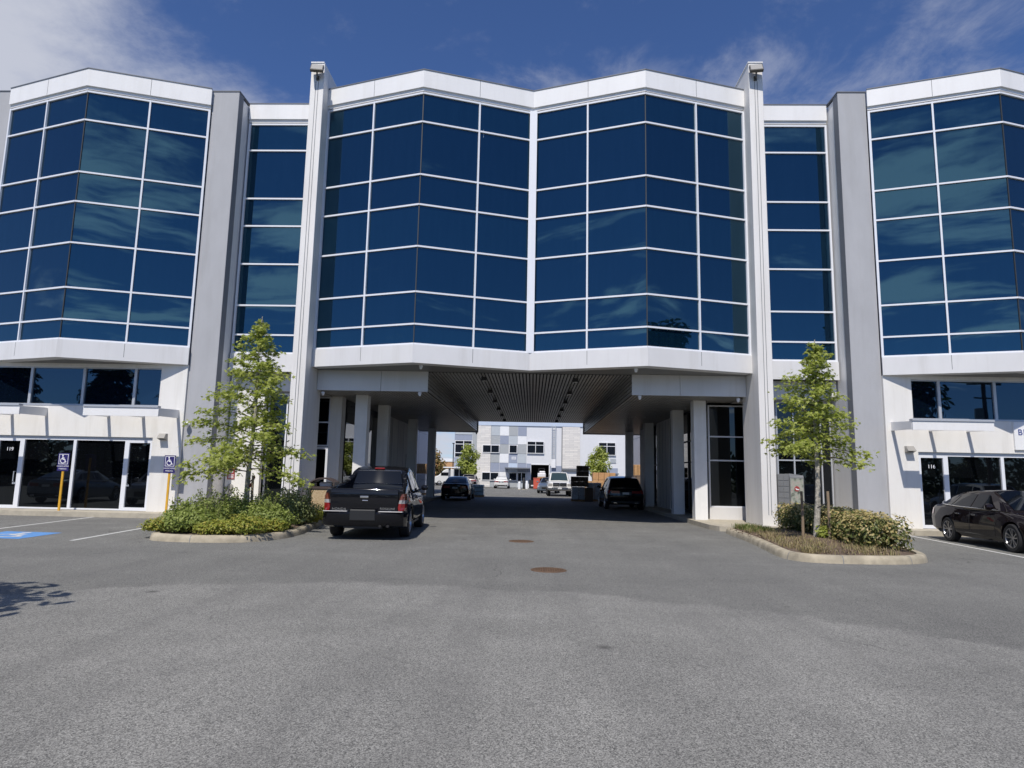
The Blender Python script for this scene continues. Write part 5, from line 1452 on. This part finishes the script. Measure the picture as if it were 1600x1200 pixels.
# ------------------------------------------------------------------ trees across the street (seen in the glass) and behind
def big_tree(name, label, loc, h, rad, seed, mat='broad', n=2600, size=.28, trunk=.22, clear=.3, group=None, conifer=False):
    rnd = random.Random(seed); o = thing(name, label, 'tree', loc, 0, group)
    tr = MB(); cr = MB()
    tr.tube([(0, 0, 0), (.05, 0, h*.4), (0, .05, h*.9)], [trunk, trunk*.7, trunk*.15], 9)
    if conifer:
        for k in range(n):
            f = rnd.random()**1.3; z = h*(.06+.94*f); R_ = rad*(1-f)**.85*(.82+.18*sin(z*5.5+seed))+.08
            a = rnd.uniform(0, 6.28); r = R_*rnd.uniform(.25, 1)**.6
            p = Vector((cos(a)*r, sin(a)*r, z-r*.35))
            leaf(cr, p, (cos(a)*.5+rnd.gauss(0, .3), sin(a)*.5+rnd.gauss(0, .3), .8), size, rnd, OVAL, 0, .3)
    else:
        bl = []
        for k in range(9):
            a = k*2.4+seed; q = rnd.uniform(.25, .75); z = h*rnd.uniform(clear+.12, .88)
            w = rad*rnd.uniform(.35, .6)
            c = Vector((cos(a)*rad*q*.8, sin(a)*rad*q*.8, z)); bl.append((c, w))
            tr.tube([(0, 0, h*clear), tuple(c*.5+Vector((0, 0, h*clear*.5))), tuple(c)], [trunk*.45, trunk*.3, .03], 6)
        bl.append((Vector((0, 0, h*.9-rad*.3)), rad*.5))
        for k in range(n):
            c, w = rnd.choice(bl); d = Vector((rnd.gauss(0, 1), rnd.gauss(0, 1), rnd.gauss(0, 1))).normalized()
            p = c+d*w*rnd.uniform(.35, 1.08)
            leaf(cr, p, (d.x+rnd.gauss(0, .5), d.y+rnd.gauss(0, .5), d.z+.5), size, rnd, OVAL, 0)
    tr.build('trunk', 'darktrunk', o); cr.build('crown', mat, o)
    return o
GT = 'trees across the street that show as reflections'
big_tree('street_tree', 'leafy tree whose branch shadow falls on the asphalt at the left edge', (-7.7, 4.7, 0), 5.7, 1.7, 3, n=1500, size=.16, trunk=.12, clear=.42)
base_t = big_tree('broadleaf_tree', 'tall dark broadleaf tree reflected in the glass of the right central bay', (19.9, 6.6, 0), 12.2, 2.9, 8, n=4600, size=.24, group=GT)
base_c = big_tree('conifer_tree', 'dark conifer reflected in the left ribbon window above the doors', (-30, -12, 0), 16, 4.2, 5, 'conifer', n=4200, size=.42, group=GT, conifer=True)
rnd = random.Random(11)
place = [(-20, -16, 8.5), (-12, -19, 8), (-4.5, -18, 7.5), (3.5, -20, 8.5), (10, -17, 9), (17, -18, 7.5), (24, -15, 5.5), (39, -16, 5.5), (-40, -15, 10), (47, -18, 6)]
words = ['first', 'second', 'third', 'fourth', 'fifth', 'sixth', 'seventh', 'eighth', 'ninth', 'tenth']
for i, (x, y, h) in enumerate(place):
    dup(base_t, (x, y, 0), rnd.uniform(0, 6), 'broadleaf tree across the street, %s in the row reflected low in the glass' % words[i], GT, h/12.2)
for i, (x, y, h) in enumerate([(-25, -13, 13), (-36, -11, 15), (32.5, -18, 8.8), (-42, -8, 14), (-33, -16, 13), (-20, -19, 9)]):
    dup(base_c, (x, y, 0), rnd.uniform(0, 6), 'dark conifer across the street, %s beside the broadleaf row' % words[i], GT, h/16)
mb_rng = random.Random(21)
def street_hedge():
    mb = MB(); rr = random.Random(4)
    for k in range(15000):
        x = rr.uniform(-80, 80); z = rr.uniform(0, 1)**.8*(4.2+.7*sin(x*.7)+.5*sin(x*1.9)); y = -23+rr.gauss(0, .7)
        leaf(mb, (x, y, z), (rr.gauss(0, .5), .8, .5), .32, rr, OVAL)
    mb.build('street_thicket', 'broad', kind='stuff', label='long leafy thicket across the street reflected in the storefront glass')
street_hedge()
def pole():
    o = thing('utility_pole', 'wooden utility pole with crossarm and transformer reflected in the right ribbon window', 'utility pole', (36.6, -10, 0))
    mb = MB(); mb.tube([(0, 0, 0), (0, 0, 10.4)], [.20, .14], 10); mb.build('pole', 'darktrunk', o)
    mb = MB(); mb.box(-1.3, -.06, 9.6, 1.3, .06, 9.75); mb.box(-.8, -.06, 8.5, .8, .06, 8.62); mb.build('crossarm', 'darktrunk', o)
    mb = MB(); mb.lathe([(0, 6.6), (.32, 6.6), (.32, 7.7), (0, 7.75)], 16, c=(-.5, 0, 0)); mb.build('transformer', 'greyfix', o)
    mb = MB()
    for x in (-1.2, -.4, .4, 1.2): mb.lathe([(0, 9.75), (.05, 9.75), (.06, 9.95), (0, 9.97)], 8, c=(x, 0, 0))
    mb.build('insulator', 'greyfix', o)
pole()

# ------------------------------------------------------------------ the rear yard
def warehouse():
    Y = 86
    o = thing('warehouse_building', 'far warehouse with checkered grey and blue panels, stone strips and an open loading door', 'building', (0, Y, 0))
    mb = MB()
    def w(x0, x1, z0, z1, m=0, d=0): mb.box(x0, Y-d, z0, x1, Y+.3, z1, m)
    w(-7.7, .03, 0, 8.0); w(.03, 2.34, 3.0, 8.0); w(2.34, 13.5, 0, 8.0)
    mb.box(-7.7, Y+11, 0, 13.5, Y+11.3, 8); mb.box(-7.7, Y+.3, 0, -7.4, Y+11, 8); mb.box(13.2, Y+.3, 0, 13.5, Y+11, 8)
    put(mb, 'wall', 'bl_wall', o)
    mb = MB(); mb.box(-7.75, Y-.12, 8.0, 13.6, Y+.4, 8.5); put(mb, 'parapet', 'bl_pale', o)
    mb = MB(); mb.box(-7.7, Y+.3, 7.7, 13.4, Y+11, 7.95); put(mb, 'roof', 'flash', o)
    mb = MB(); mb.box(-.4, Y+4, 0.02, 2.8, Y+4.2, 3.4); mb.box(-.4, Y+.3, .02, -.3, Y+4, 3.4); mb.box(2.7, Y+.3, .02, 2.8, Y+4, 3.4); mb.box(-.4, Y+.3, 3.3, 2.8, Y+4.2, 3.4)
    put(mb, 'loading_bay', 'dark', o)
    mb = MB(); mb.box(-.08, Y-.04, 0, .03, Y, 3.1); mb.box(2.34, Y-.04, 0, 2.45, Y, 3.1); mb.box(-.08, Y-.04, 3.0, 2.45, Y, 3.12); put(mb, 'door_frame', 'bl_white', o)
    cx = [-5.26, -4.10, -2.92, -1.76, -.60, 0.0]; rz = [8.0, 6.68, 5.58, 4.37, 3.16, 2.01]
    pat = ['lwgbw', 'gblww', 'kgkgw', 'gwblw', 'bbpbb']
    mats = {'l': 'bl_lgrey', 'w': 'bl_white', 'g': 'bl_grey', 'b': 'bl_blue', 'p': 'bl_pale'}
    cells = [(cx[c]+.02, cx[c+1]-.02, rz[r+1]+.02, rz[r]-.02, ch) for r, row in enumerate(pat) for c, ch in enumerate(row) if ch != 'k' and not (c == 4 and r < 4)]
    cells += [(-5.24, -4.1, .05, .80, 'g'), (-4.08, -2.94, .05, 1.98, 'w'), (-2.9, -1.78, .05, .80, 'g'), (-1.74, -.62, .05, .8, 'l'), (2.46, 4.0, .05, 2.9, 'b'), (6.4, 11.2, 2.0, 2.75, 'b'), (-7.66, -7.1, .05, 7.95, 'g')]
    for x0, x1, z0, z1, ch in cells:
        mb = MB(); mb.box(x0, Y-.05, z0, x1, Y, z1); put(mb, 'cladding_panel', mats[ch], o)
    for x0, x1, z0 in ((-7.06, -5.28, .05), (4.05, 6.32, 2.6)):
        mb = MB(); mb.box(x0, Y-.12, z0, x1, Y, 7.95); put(mb, 'stone_cladding', 'stone', o)
    mb = MB(); mb.box(4.05, Y-.3, 2.35, 6.35, Y, 2.58); put(mb, 'door_canopy', 'flash', o)
    mb = MB(); mb.box(3.94, Y-.12, 0, 4.03, Y-.01, 8); put(mb, 'downpipe', 'flash', o)
    for x0, x1, z0, z1, mu, tr in ((-6.34, -4.12, 4.43, 5.46, (-5.22,), ()), (-2.86, -1.80, 4.42, 5.5, (), ()), (-.54, 1.67, 4.44, 6.02, (.57,), (5.53,)), (8.71, 10.93, 4.37, 6.04, (9.8,), (5.54,)),
                                   (-6.35, -4.14, .87, 1.93, (-5.24,), ()), (-2.84, -1.80, .90, 1.95, (), ()), (-1.72, -.62, .82, 1.98, (-1.2,), ()), (8.9, 11.0, .4, 1.85, (9.9,), ())):
        glazing(o, 'window', x0, x1, z0, z1, Y-.16, 'bglass', fw=.07, frame='bl_white', mulls=mu, trans=tr)
    mb = MB(); mb.box(-3.35, Y-1.3, 2.44, -.1, Y-.06, 2.58); mb.box(8.7, Y-1.2, 1.95, 11.2, Y-.06, 2.08); put(mb, 'canopy', 'flash', o)
    mb = MB(); mb.box(-2.52, Y-.07, 3.60, -1.96, Y-.052, 3.96); s = put(mb, 'sign_panel', 'bl_white', o)
    mb = MB()
    for z in (3.68, 3.78, 3.88): mb.box(-2.46, Y-.08, z-.02, -2.02, Y-.0705, z+.02)
    put(mb, 'lettering', 'bl_blue', s)
    mb = MB(); mb.box(10.21, Y-.08, 3.42, 10.98, Y, 4.0); v = put(mb, 'vent', 'bl_lgrey', o)
    mb = MB()
    for k in range(5): mb.box(10.27, Y-.09, 3.49+k*.1, 10.92, Y-.081, 3.53+k*.1)
    put(mb, 'louvre', 'bl_grey', v)
    # glazed corner tower at the left
    mb = MB(); mb.box(-10.02, Y+.06, 0, -7.70, Y+9, 7.35); put(mb, 'tower', 'bl_blue', o)
    for z0, z1, mt in ((6.75, 7.33, 'bl_lgrey'), (6.02, 6.68, 'bl_blue'), (2.72, 3.72, 'bl_blue')):
        mb = MB(); mb.box(-9.95, Y, z0, -7.72, Y+.055, z1); put(mb, 'spandrel_panel', mt, o)
    glazing(o, 'window', -9.98, -7.70, 3.75, 5.98, Y+.0, 'bglass', fw=.08, frame='bl_white', mulls=(-8.82,), trans=(4.36, 5.5))
    glazing(o, 'window', -9.98, -7.70, .1, 2.3, Y+.0, 'bglass', fw=.08, frame='bl_white', mulls=(-9.3, -8.6))
    mb = MB(); mb.box(-11.2, Y-1.4, 2.36, -7.7, Y-.05, 2.5); put(mb, 'canopy', 'bl_white', o)
    mb = MB(); mb.box(-10.55, Y-1.2, 0, -10.3, Y-.95, 2.36); put(mb, 'canopy_post', 'flash', o)
    l = thing('roof_ladder', 'white steel ladder fixed to the far warehouse wall above the loading yard', 'ladder', (2.9, Y-.3, 2.65))
    mb = MB()
    for x in (-.24, .24): mb.box(x-.035, -.03, 0, x+.035, .03, 5.6)
    mb.build('rail', 'bl_lgrey', l)
    mb = MB()
    for k in range(18): mb.box(-.21, -.02, .15+k*.3, .21, .02, .20+k*.3)
    for z in (.6, 2.8, 5.0):
        for x in (-.24, .24): mb.box(x-.02, .03, z, x+.02, .28, z+.04)
    mb.build('rungs', 'bl_grey', l)
    mb = MB(); mb.box(-.28, -.06, 0, .28, -.035, 1.1); mb.build('guard_plate', 'bl_white', l)
warehouse()
yt = big_tree('yard_tree', 'bright green young tree in front of the far glazed tower', (-7.6, 80, 0), 5.6, 1.75, 31, 'maple', n=2300, size=.17, trunk=.10, clear=.18)
dup(yt, (8.2, 80, 0), 2.0, 'bright green tree with a split crown left of the far right window')
big_tree('yard_tree', 'orange and green tree at the far left edge of the rear yard', (-13.4, 92, 0), 5.2, 1.9, 33, 'orangeleaf', n=1800, size=.2, trunk=.1, clear=.12)
o = thing('lamp_post', 'thin dark lamp post at the far left of the rear yard', 'lamp post', (-12.4, 105, 0))
mb = MB(); mb.tube([(0, 0, 0), (0, 0, 6.4)], [.1, .07], 8); mb.build('pole', 'black', o)
mb = MB(); mb.box(-.15, -.5, 6.35, .15, .1, 6.5); mb.build('head', 'black', o)
o = thing('low_building', 'low tan building far away at the left of the yard', 'building', (-17, 125, 0))
mb = MB(); mb.box(-4, 0, 0, 3.4, 8, 3.9); mb.build('wall', 'card', o)
mb = MB(); mb.box(-4.1, -.1, 3.9, 3.5, 8.1, 4.5); mb.build('roof', 'bl_white', o)

def pallet(name, label, loc, size, mat, base=True, rot=0, group=None, cat='pallet load', layers=None, bev=.02):
    """goods on a wooden pallet"""
    o = thing(name, label, cat, loc, rot, group); sx, sy, sz = size
    if base:
        mb = MB()
        for y in (-sy/2, -.06, sy/2-.12): mb.box(-sx/2, y, 0, sx/2, y+.12, .10)
        for k in range(6): mb.box(-sx/2+k*(sx-.1)/5, -sy/2, .10, -sx/2+k*(sx-.1)/5+.1, sy/2, .125)
        mb.build('pallet', 'wood', o)
    z0 = .125 if base else 0
    L = layers or (2, 2, 2)
    mb = MB(); g = .012; rr = random.Random(len(label))
    for i in range(L[0]):
        for j in range(L[1]):
            for k in range(L[2]):
                e = rr.uniform(0, .012)
                mb.box(-sx/2+sx*i/L[0]+g, -sy/2+sy*j/L[1]+g-e, z0+(sz-z0)*k/L[2]+.004, -sx/2+sx*(i+1)/L[0]-g, -sy/2+sy*(j+1)/L[1]-g-e, z0+(sz-z0)*(k+1)/L[2]-.004)
    mb.build('goods', mat, o, bevel=bev)
    return o
pallet('pallet_load', 'wrapped pale pallet load at the left foot of the shaded stack', (3.15, 43.6, 0), (.85, 1.0, .92), 'wrap', layers=(2, 2, 3))
pallet('carton', 'tall dark brown carton standing in front of the shaded stack', (3.84, 43.25, 0), (.52, .5, .88), 'carddark', base=False, layers=(1, 1, 1), cat='carton')
pallet('pallet_load', 'bluish wrapped pallet load between the shaded stack and the estate car', (4.25, 44.4, 0), (.95, 1.0, 1.2), 'wrap', layers=(2, 2, 4))
pallet('carton_layer', 'middle layer of dark cartons on the shaded stack', (3.28, 44.0, .93), (1.12, 1.0, .66), 'carddark', base=False, layers=(3, 2, 2), cat='cartons')
pallet('carton_tower', 'dark cartons topping the shaded stack', (3.48, 44.0, 1.6), (.80, .8, .70), 'carddark', base=False, layers=(2, 2, 2), cat='cartons')
pallet('pallet_load', 'sunlit orange cardboard load behind the shaded stack', (6.2, 56.5, 0), (1.9, 1.2, 1.95), 'card', layers=(4, 2, 3))
pallet('pallet_load', 'low pale cardboard load in front of the sunlit orange load', (5.1, 53.6, 0), (1.4, 1.1, 1.25), 'wood', layers=(3, 2, 3))
pallet('wood_crate', 'orange wooden crate high on the right by the yard wing', (8.25, 52.5, 1.75), (1.4, 1.1, .85), 'wood', base=False, layers=(5, 1, 1), cat='crate')
pallet('pallet_load', 'dark goods below the orange crate on the right', (8.25, 52.5, 0), (1.35, 1.0, 1.74), 'carddark', layers=(2, 1, 2))
pallet('pallet_load', 'pale teal wrapped pallet load right of the shaded sedan', (-3.75, 47.6, 0), (.98, 1.0, .88), 'wrapteal', layers=(1, 1, 3), bev=.05)
pallet('pallet_load', 'white wrapped pallet load at the left wall behind the pickup', (-8.15, 50.0, 0), (.7, 1.0, 1.55), 'wrapwhite', layers=(1, 1, 3), bev=.05)
pallet('wood_crate', 'orange wooden crate on top of the white wrapped load at the left wall', (-8.15, 50.0, 1.56), (.75, 1.0, .75), 'wood', base=False, layers=(4, 1, 1), cat='crate')
pallet('pallet_load', 'dark stacked goods left of the white wrapped load', (-8.72, 48.2, 0), (.5, 1.0, 2.2), 'carddark', layers=(1, 1, 4))
pallet('wood_crate', 'small orange crate beside the far warm grey hatchback', (-9.0, 77, 0), (1.0, .9, 1.2), 'wood', base=False, layers=(4, 1, 1), cat='crate')
o = thing('recycling_bin', 'orange-red plastic bin beside the open loading door', 'bin', (.72, 79.2, 0))
mb = MB(); mb.prism([(-.38, -.38), (.38, -.38), (.38, .38), (-.38, .38)], .05, 1.25); mb.build('body', 'binred', o, bevel=.05)
mb = MB(); mb.box(-.42, -.42, 1.25, .42, .42, 1.33); mb.build('lid', 'binred', o, bevel=.02)
o = thing('skip_bin', 'low black bin with a white mark in the open loading door', 'bin', (-.2+.6, 82.8, 0))
mb = MB(); mb.prism([(-.6, -.5), (.6, -.5), (.6, .5), (-.6, .5)], .05, 1.05); mb.build('body', 'black', o, bevel=.05)
mb = MB(); mb.box(-.35, -.515, .3, .3, -.505, .45); mb.build('mark', 'wrapwhite', o)
for x, y, h, r, mt, lab in ((-.75, 75.5, 1.35, .14, 'black', 'tall black bollard in front of the far warehouse'), (-.42, 76.6, 1.0, .13, 'bl_white', 'short white bollard right of the tall black bollard'),
                            (-1.25, 75.2, .9, .16, 'bl_white', 'white bollard left of the tall black bollard')):
    o = thing('bollard', lab, 'bollard', (x, y, 0), 0, 'bollards by the loading door')
    mb = MB(); mb.lathe([(0, h), (r*.6, h-.02), (r, h-.1), (r, 0)], 16); mb.build('post', mt, o)
    mb = MB(); mb.lathe([(r+.04, 0), (r+.04, .05), (r, .07)], 16); mb.build('base', 'conc', o)

# far hills, each ridge one long mound
def ridge(y, h, seed, x0=-2600, x1=2600):
    rnd = random.Random(seed); n = 90; mb = MB(); vs = []
    for i in range(n+1):
        x = x0+(x1-x0)*i/n
        z = h*(.55+.25*sin(i*.21+seed)+.2*sin(i*.53+seed*2)+.06*rnd.random())
        vs += [(x, y-260, -5), (x, y-120, z*.55), (x, y, z), (x, y+400, -5)]
    fs = [(i*4+k, (i+1)*4+k, (i+1)*4+k+1, i*4+k+1) for i in range(n) for k in range(3)]
    mb.add(vs, fs, 0, True); mb.build('hills', 'hill', kind='structure')
ridge(2600, 120, 1)

# ------------------------------------------------------------------ sky, sun, camera
SUN = Vector((-.28, -1.2, 1.75)).normalized()
EL = math.asin(SUN.z)
AZ = math.atan2(SUN.x, SUN.y)
w = bpy.data.worlds.new('World'); SC.world = w; w.use_nodes = True
nt = w.node_tree; N = nt.nodes; L = nt.links
bg = N['Background']; bg.inputs['Strength'].default_value = .105
sky = N.new('ShaderNodeTexSky'); sky.sky_type = 'NISHITA'; sky.sun_disc = False
sky.sun_elevation = EL; sky.sun_rotation = AZ; sky.altitude = 50; sky.air_density = .85; sky.dust_density = .2; sky.ozone_density = 2.2
tc = N.new('ShaderNodeTexCoord'); sep = N.new('ShaderNodeSeparateXYZ'); L.new(tc.outputs['Generated'], sep.inputs[0])
def mth(op, a, b=None, clamp=False):
    n = N.new('ShaderNodeMath'); n.operation = op; n.use_clamp = clamp
    for i, v in enumerate((a, b)):
        if v is None: continue
        if isinstance(v, (int, float)): n.inputs[i].default_value = v
        else: L.new(v, n.inputs[i])
    return n.outputs[0]
zz = mth('MAXIMUM', mth('ADD', sep.outputs[2], .12), .03)
px, py = mth('DIVIDE', sep.outputs[0], zz), mth('DIVIDE', sep.outputs[1], zz)
cmb = N.new('ShaderNodeCombineXYZ'); L.new(px, cmb.inputs[0]); L.new(py, cmb.inputs[1])
def nz(scale, det, rough, off, stretch=(1, 1, 1), dist=0):
    mp = N.new('ShaderNodeMapping'); mp.inputs['Location'].default_value = off; mp.inputs['Scale'].default_value = stretch
    L.new(cmb.outputs[0], mp.inputs['Vector'])
    n = N.new('ShaderNodeTexNoise'); n.inputs['Scale'].default_value = scale; n.inputs['Detail'].default_value = det
    n.inputs['Roughness'].default_value = rough; n.inputs['Distortion'].default_value = dist
    L.new(mp.outputs[0], n.inputs['Vector']); return n.outputs['Fac']
def rng_(v, a, b, c=0, d=1):
    n = N.new('ShaderNodeMapRange'); n.interpolation_type = 'SMOOTHSTEP'
    n.inputs[1].default_value = a; n.inputs[2].default_value = b; n.inputs[3].default_value = c; n.inputs[4].default_value = d
    L.new(v, n.inputs[0]); return n.outputs[0]
# one soft bank of cumulus to the north-west, broken wisps elsewhere, thin streaks to the south
north = rng_(sep.outputs[1], -.05, .25)
fine = nz(5.5, 8, .66, (2.2, 6.1, 0), (1, .8, 1), .3)
bn = mth('ADD', mth('MULTIPLY', nz(1.15, 8, .60, (3.1, .4, 0), (1, 1, 1), .3), .78), mth('MULTIPLY', fine, .22))
big = mth('MULTIPLY', rng_(mth('ADD', bn, mth('MULTIPLY', rng_(px, -.22, -1.0), .27)), .54, .80), north)
wn = mth('ADD', mth('MULTIPLY', nz(1.7, 6, .55, (7.7, 2.2, 0), (1, .9, 1)), .50), mth('MULTIPLY', fine, .50))
wisp = rng_(mth('ADD', wn, mth('MULTIPLY', rng_(px, .1, .9), .02)), .47, .72, 0, .46)
dx_ = mth('DIVIDE', mth('ADD', px, .6), 1.3); dy_ = mth('ADD', py, 2.3)
near = rng_(mth('SQRT', mth('ADD', mth('MULTIPLY', dx_, dx_), mth('MULTIPLY', dy_, dy_))), 1.15, .15)
sn = mth('ADD', mth('MULTIPLY', nz(1.1, 8, .60, (1.3, 5.2, 0), (.7, 1.7, 1), .6), .8), mth('MULTIPLY', nz(4.0, 7, .6, (4.3, 1.2, 0), (.6, 1.8, 1)), .2))
south = mth('MULTIPLY', rng_(mth('ADD', sn, mth('MULTIPLY', near, .17)), .575, .66), mth('SUBTRACT', 1.0, north))
vis = mth('MAXIMUM', mth('MULTIPLY', big, .90), mth('MULTIPLY', wisp, north))
skc = N.new('ShaderNodeMix'); skc.data_type = 'RGBA'; skc.blend_type = 'MULTIPLY'; skc.inputs[0].default_value = 1
L.new(sky.outputs[0], skc.inputs[6]); skc.inputs[7].default_value = (.56, .71, 1.0, 1)
cl = N.new('ShaderNodeMix'); cl.data_type = 'RGBA'; L.new(vis, cl.inputs[0]); L.new(skc.outputs[2], cl.inputs[6]); cl.inputs[7].default_value = (5.0, 5.2, 5.9, 1)
sc = N.new('ShaderNodeMix'); sc.data_type = 'RGBA'; L.new(mth('MULTIPLY', south, .70), sc.inputs[0])
L.new(cl.outputs[2], sc.inputs[6]); sc.inputs[7].default_value = (10.5, 11.8, 13.2, 1)   # sunlit cloud on the sun's side of the sky
L.new(sc.outputs[2], bg.inputs['Color'])

sd = bpy.data.lights.new('sun', 'SUN'); sd.energy = 4.0; sd.angle = R(.53); sd.color = (1, .94, .86)
so = bpy.data.objects.new('sun', sd); COL.objects.link(so)
so.rotation_euler = SUN.to_track_quat('Z', 'Y').to_euler(); so.location = (0, 0, 60)

cam = bpy.data.cameras.new('camera'); co = bpy.data.objects.new('camera', cam); COL.objects.link(co)
cam.sensor_width = 36; cam.lens = 1028.435/1600*36; cam.clip_start = .05; cam.clip_end = 9000
yaw, pit, rol = R(-1.862), R(7.896), R(1.15)
F = Vector((sin(yaw)*cos(pit), cos(yaw)*cos(pit), sin(pit)))
r0 = Vector((cos(yaw), -sin(yaw), 0)); u0 = r0.cross(F)
rr_ = r0*cos(rol)+u0*sin(rol); uu_ = u0*cos(rol)-r0*sin(rol)
m = Matrix((rr_, uu_, -F)).transposed().to_4x4(); m.translation = Vector((.13, 0, 1.582))
co.matrix_world = m
SC.camera = co
SC.view_settings.view_transform = 'Standard'
try: SC.view_settings.look = 'None'
except Exception: pass
SC.view_settings.exposure = .18; SC.view_settings.gamma = 1
SC.view_settings.use_curve_mapping = False
SC.cycles.max_bounces = 8; SC.cycles.diffuse_bounces = 4; SC.cycles.glossy_bounces = 4
SC.cycles.use_denoising = True
SC.cycles.sample_clamp_indirect = 8
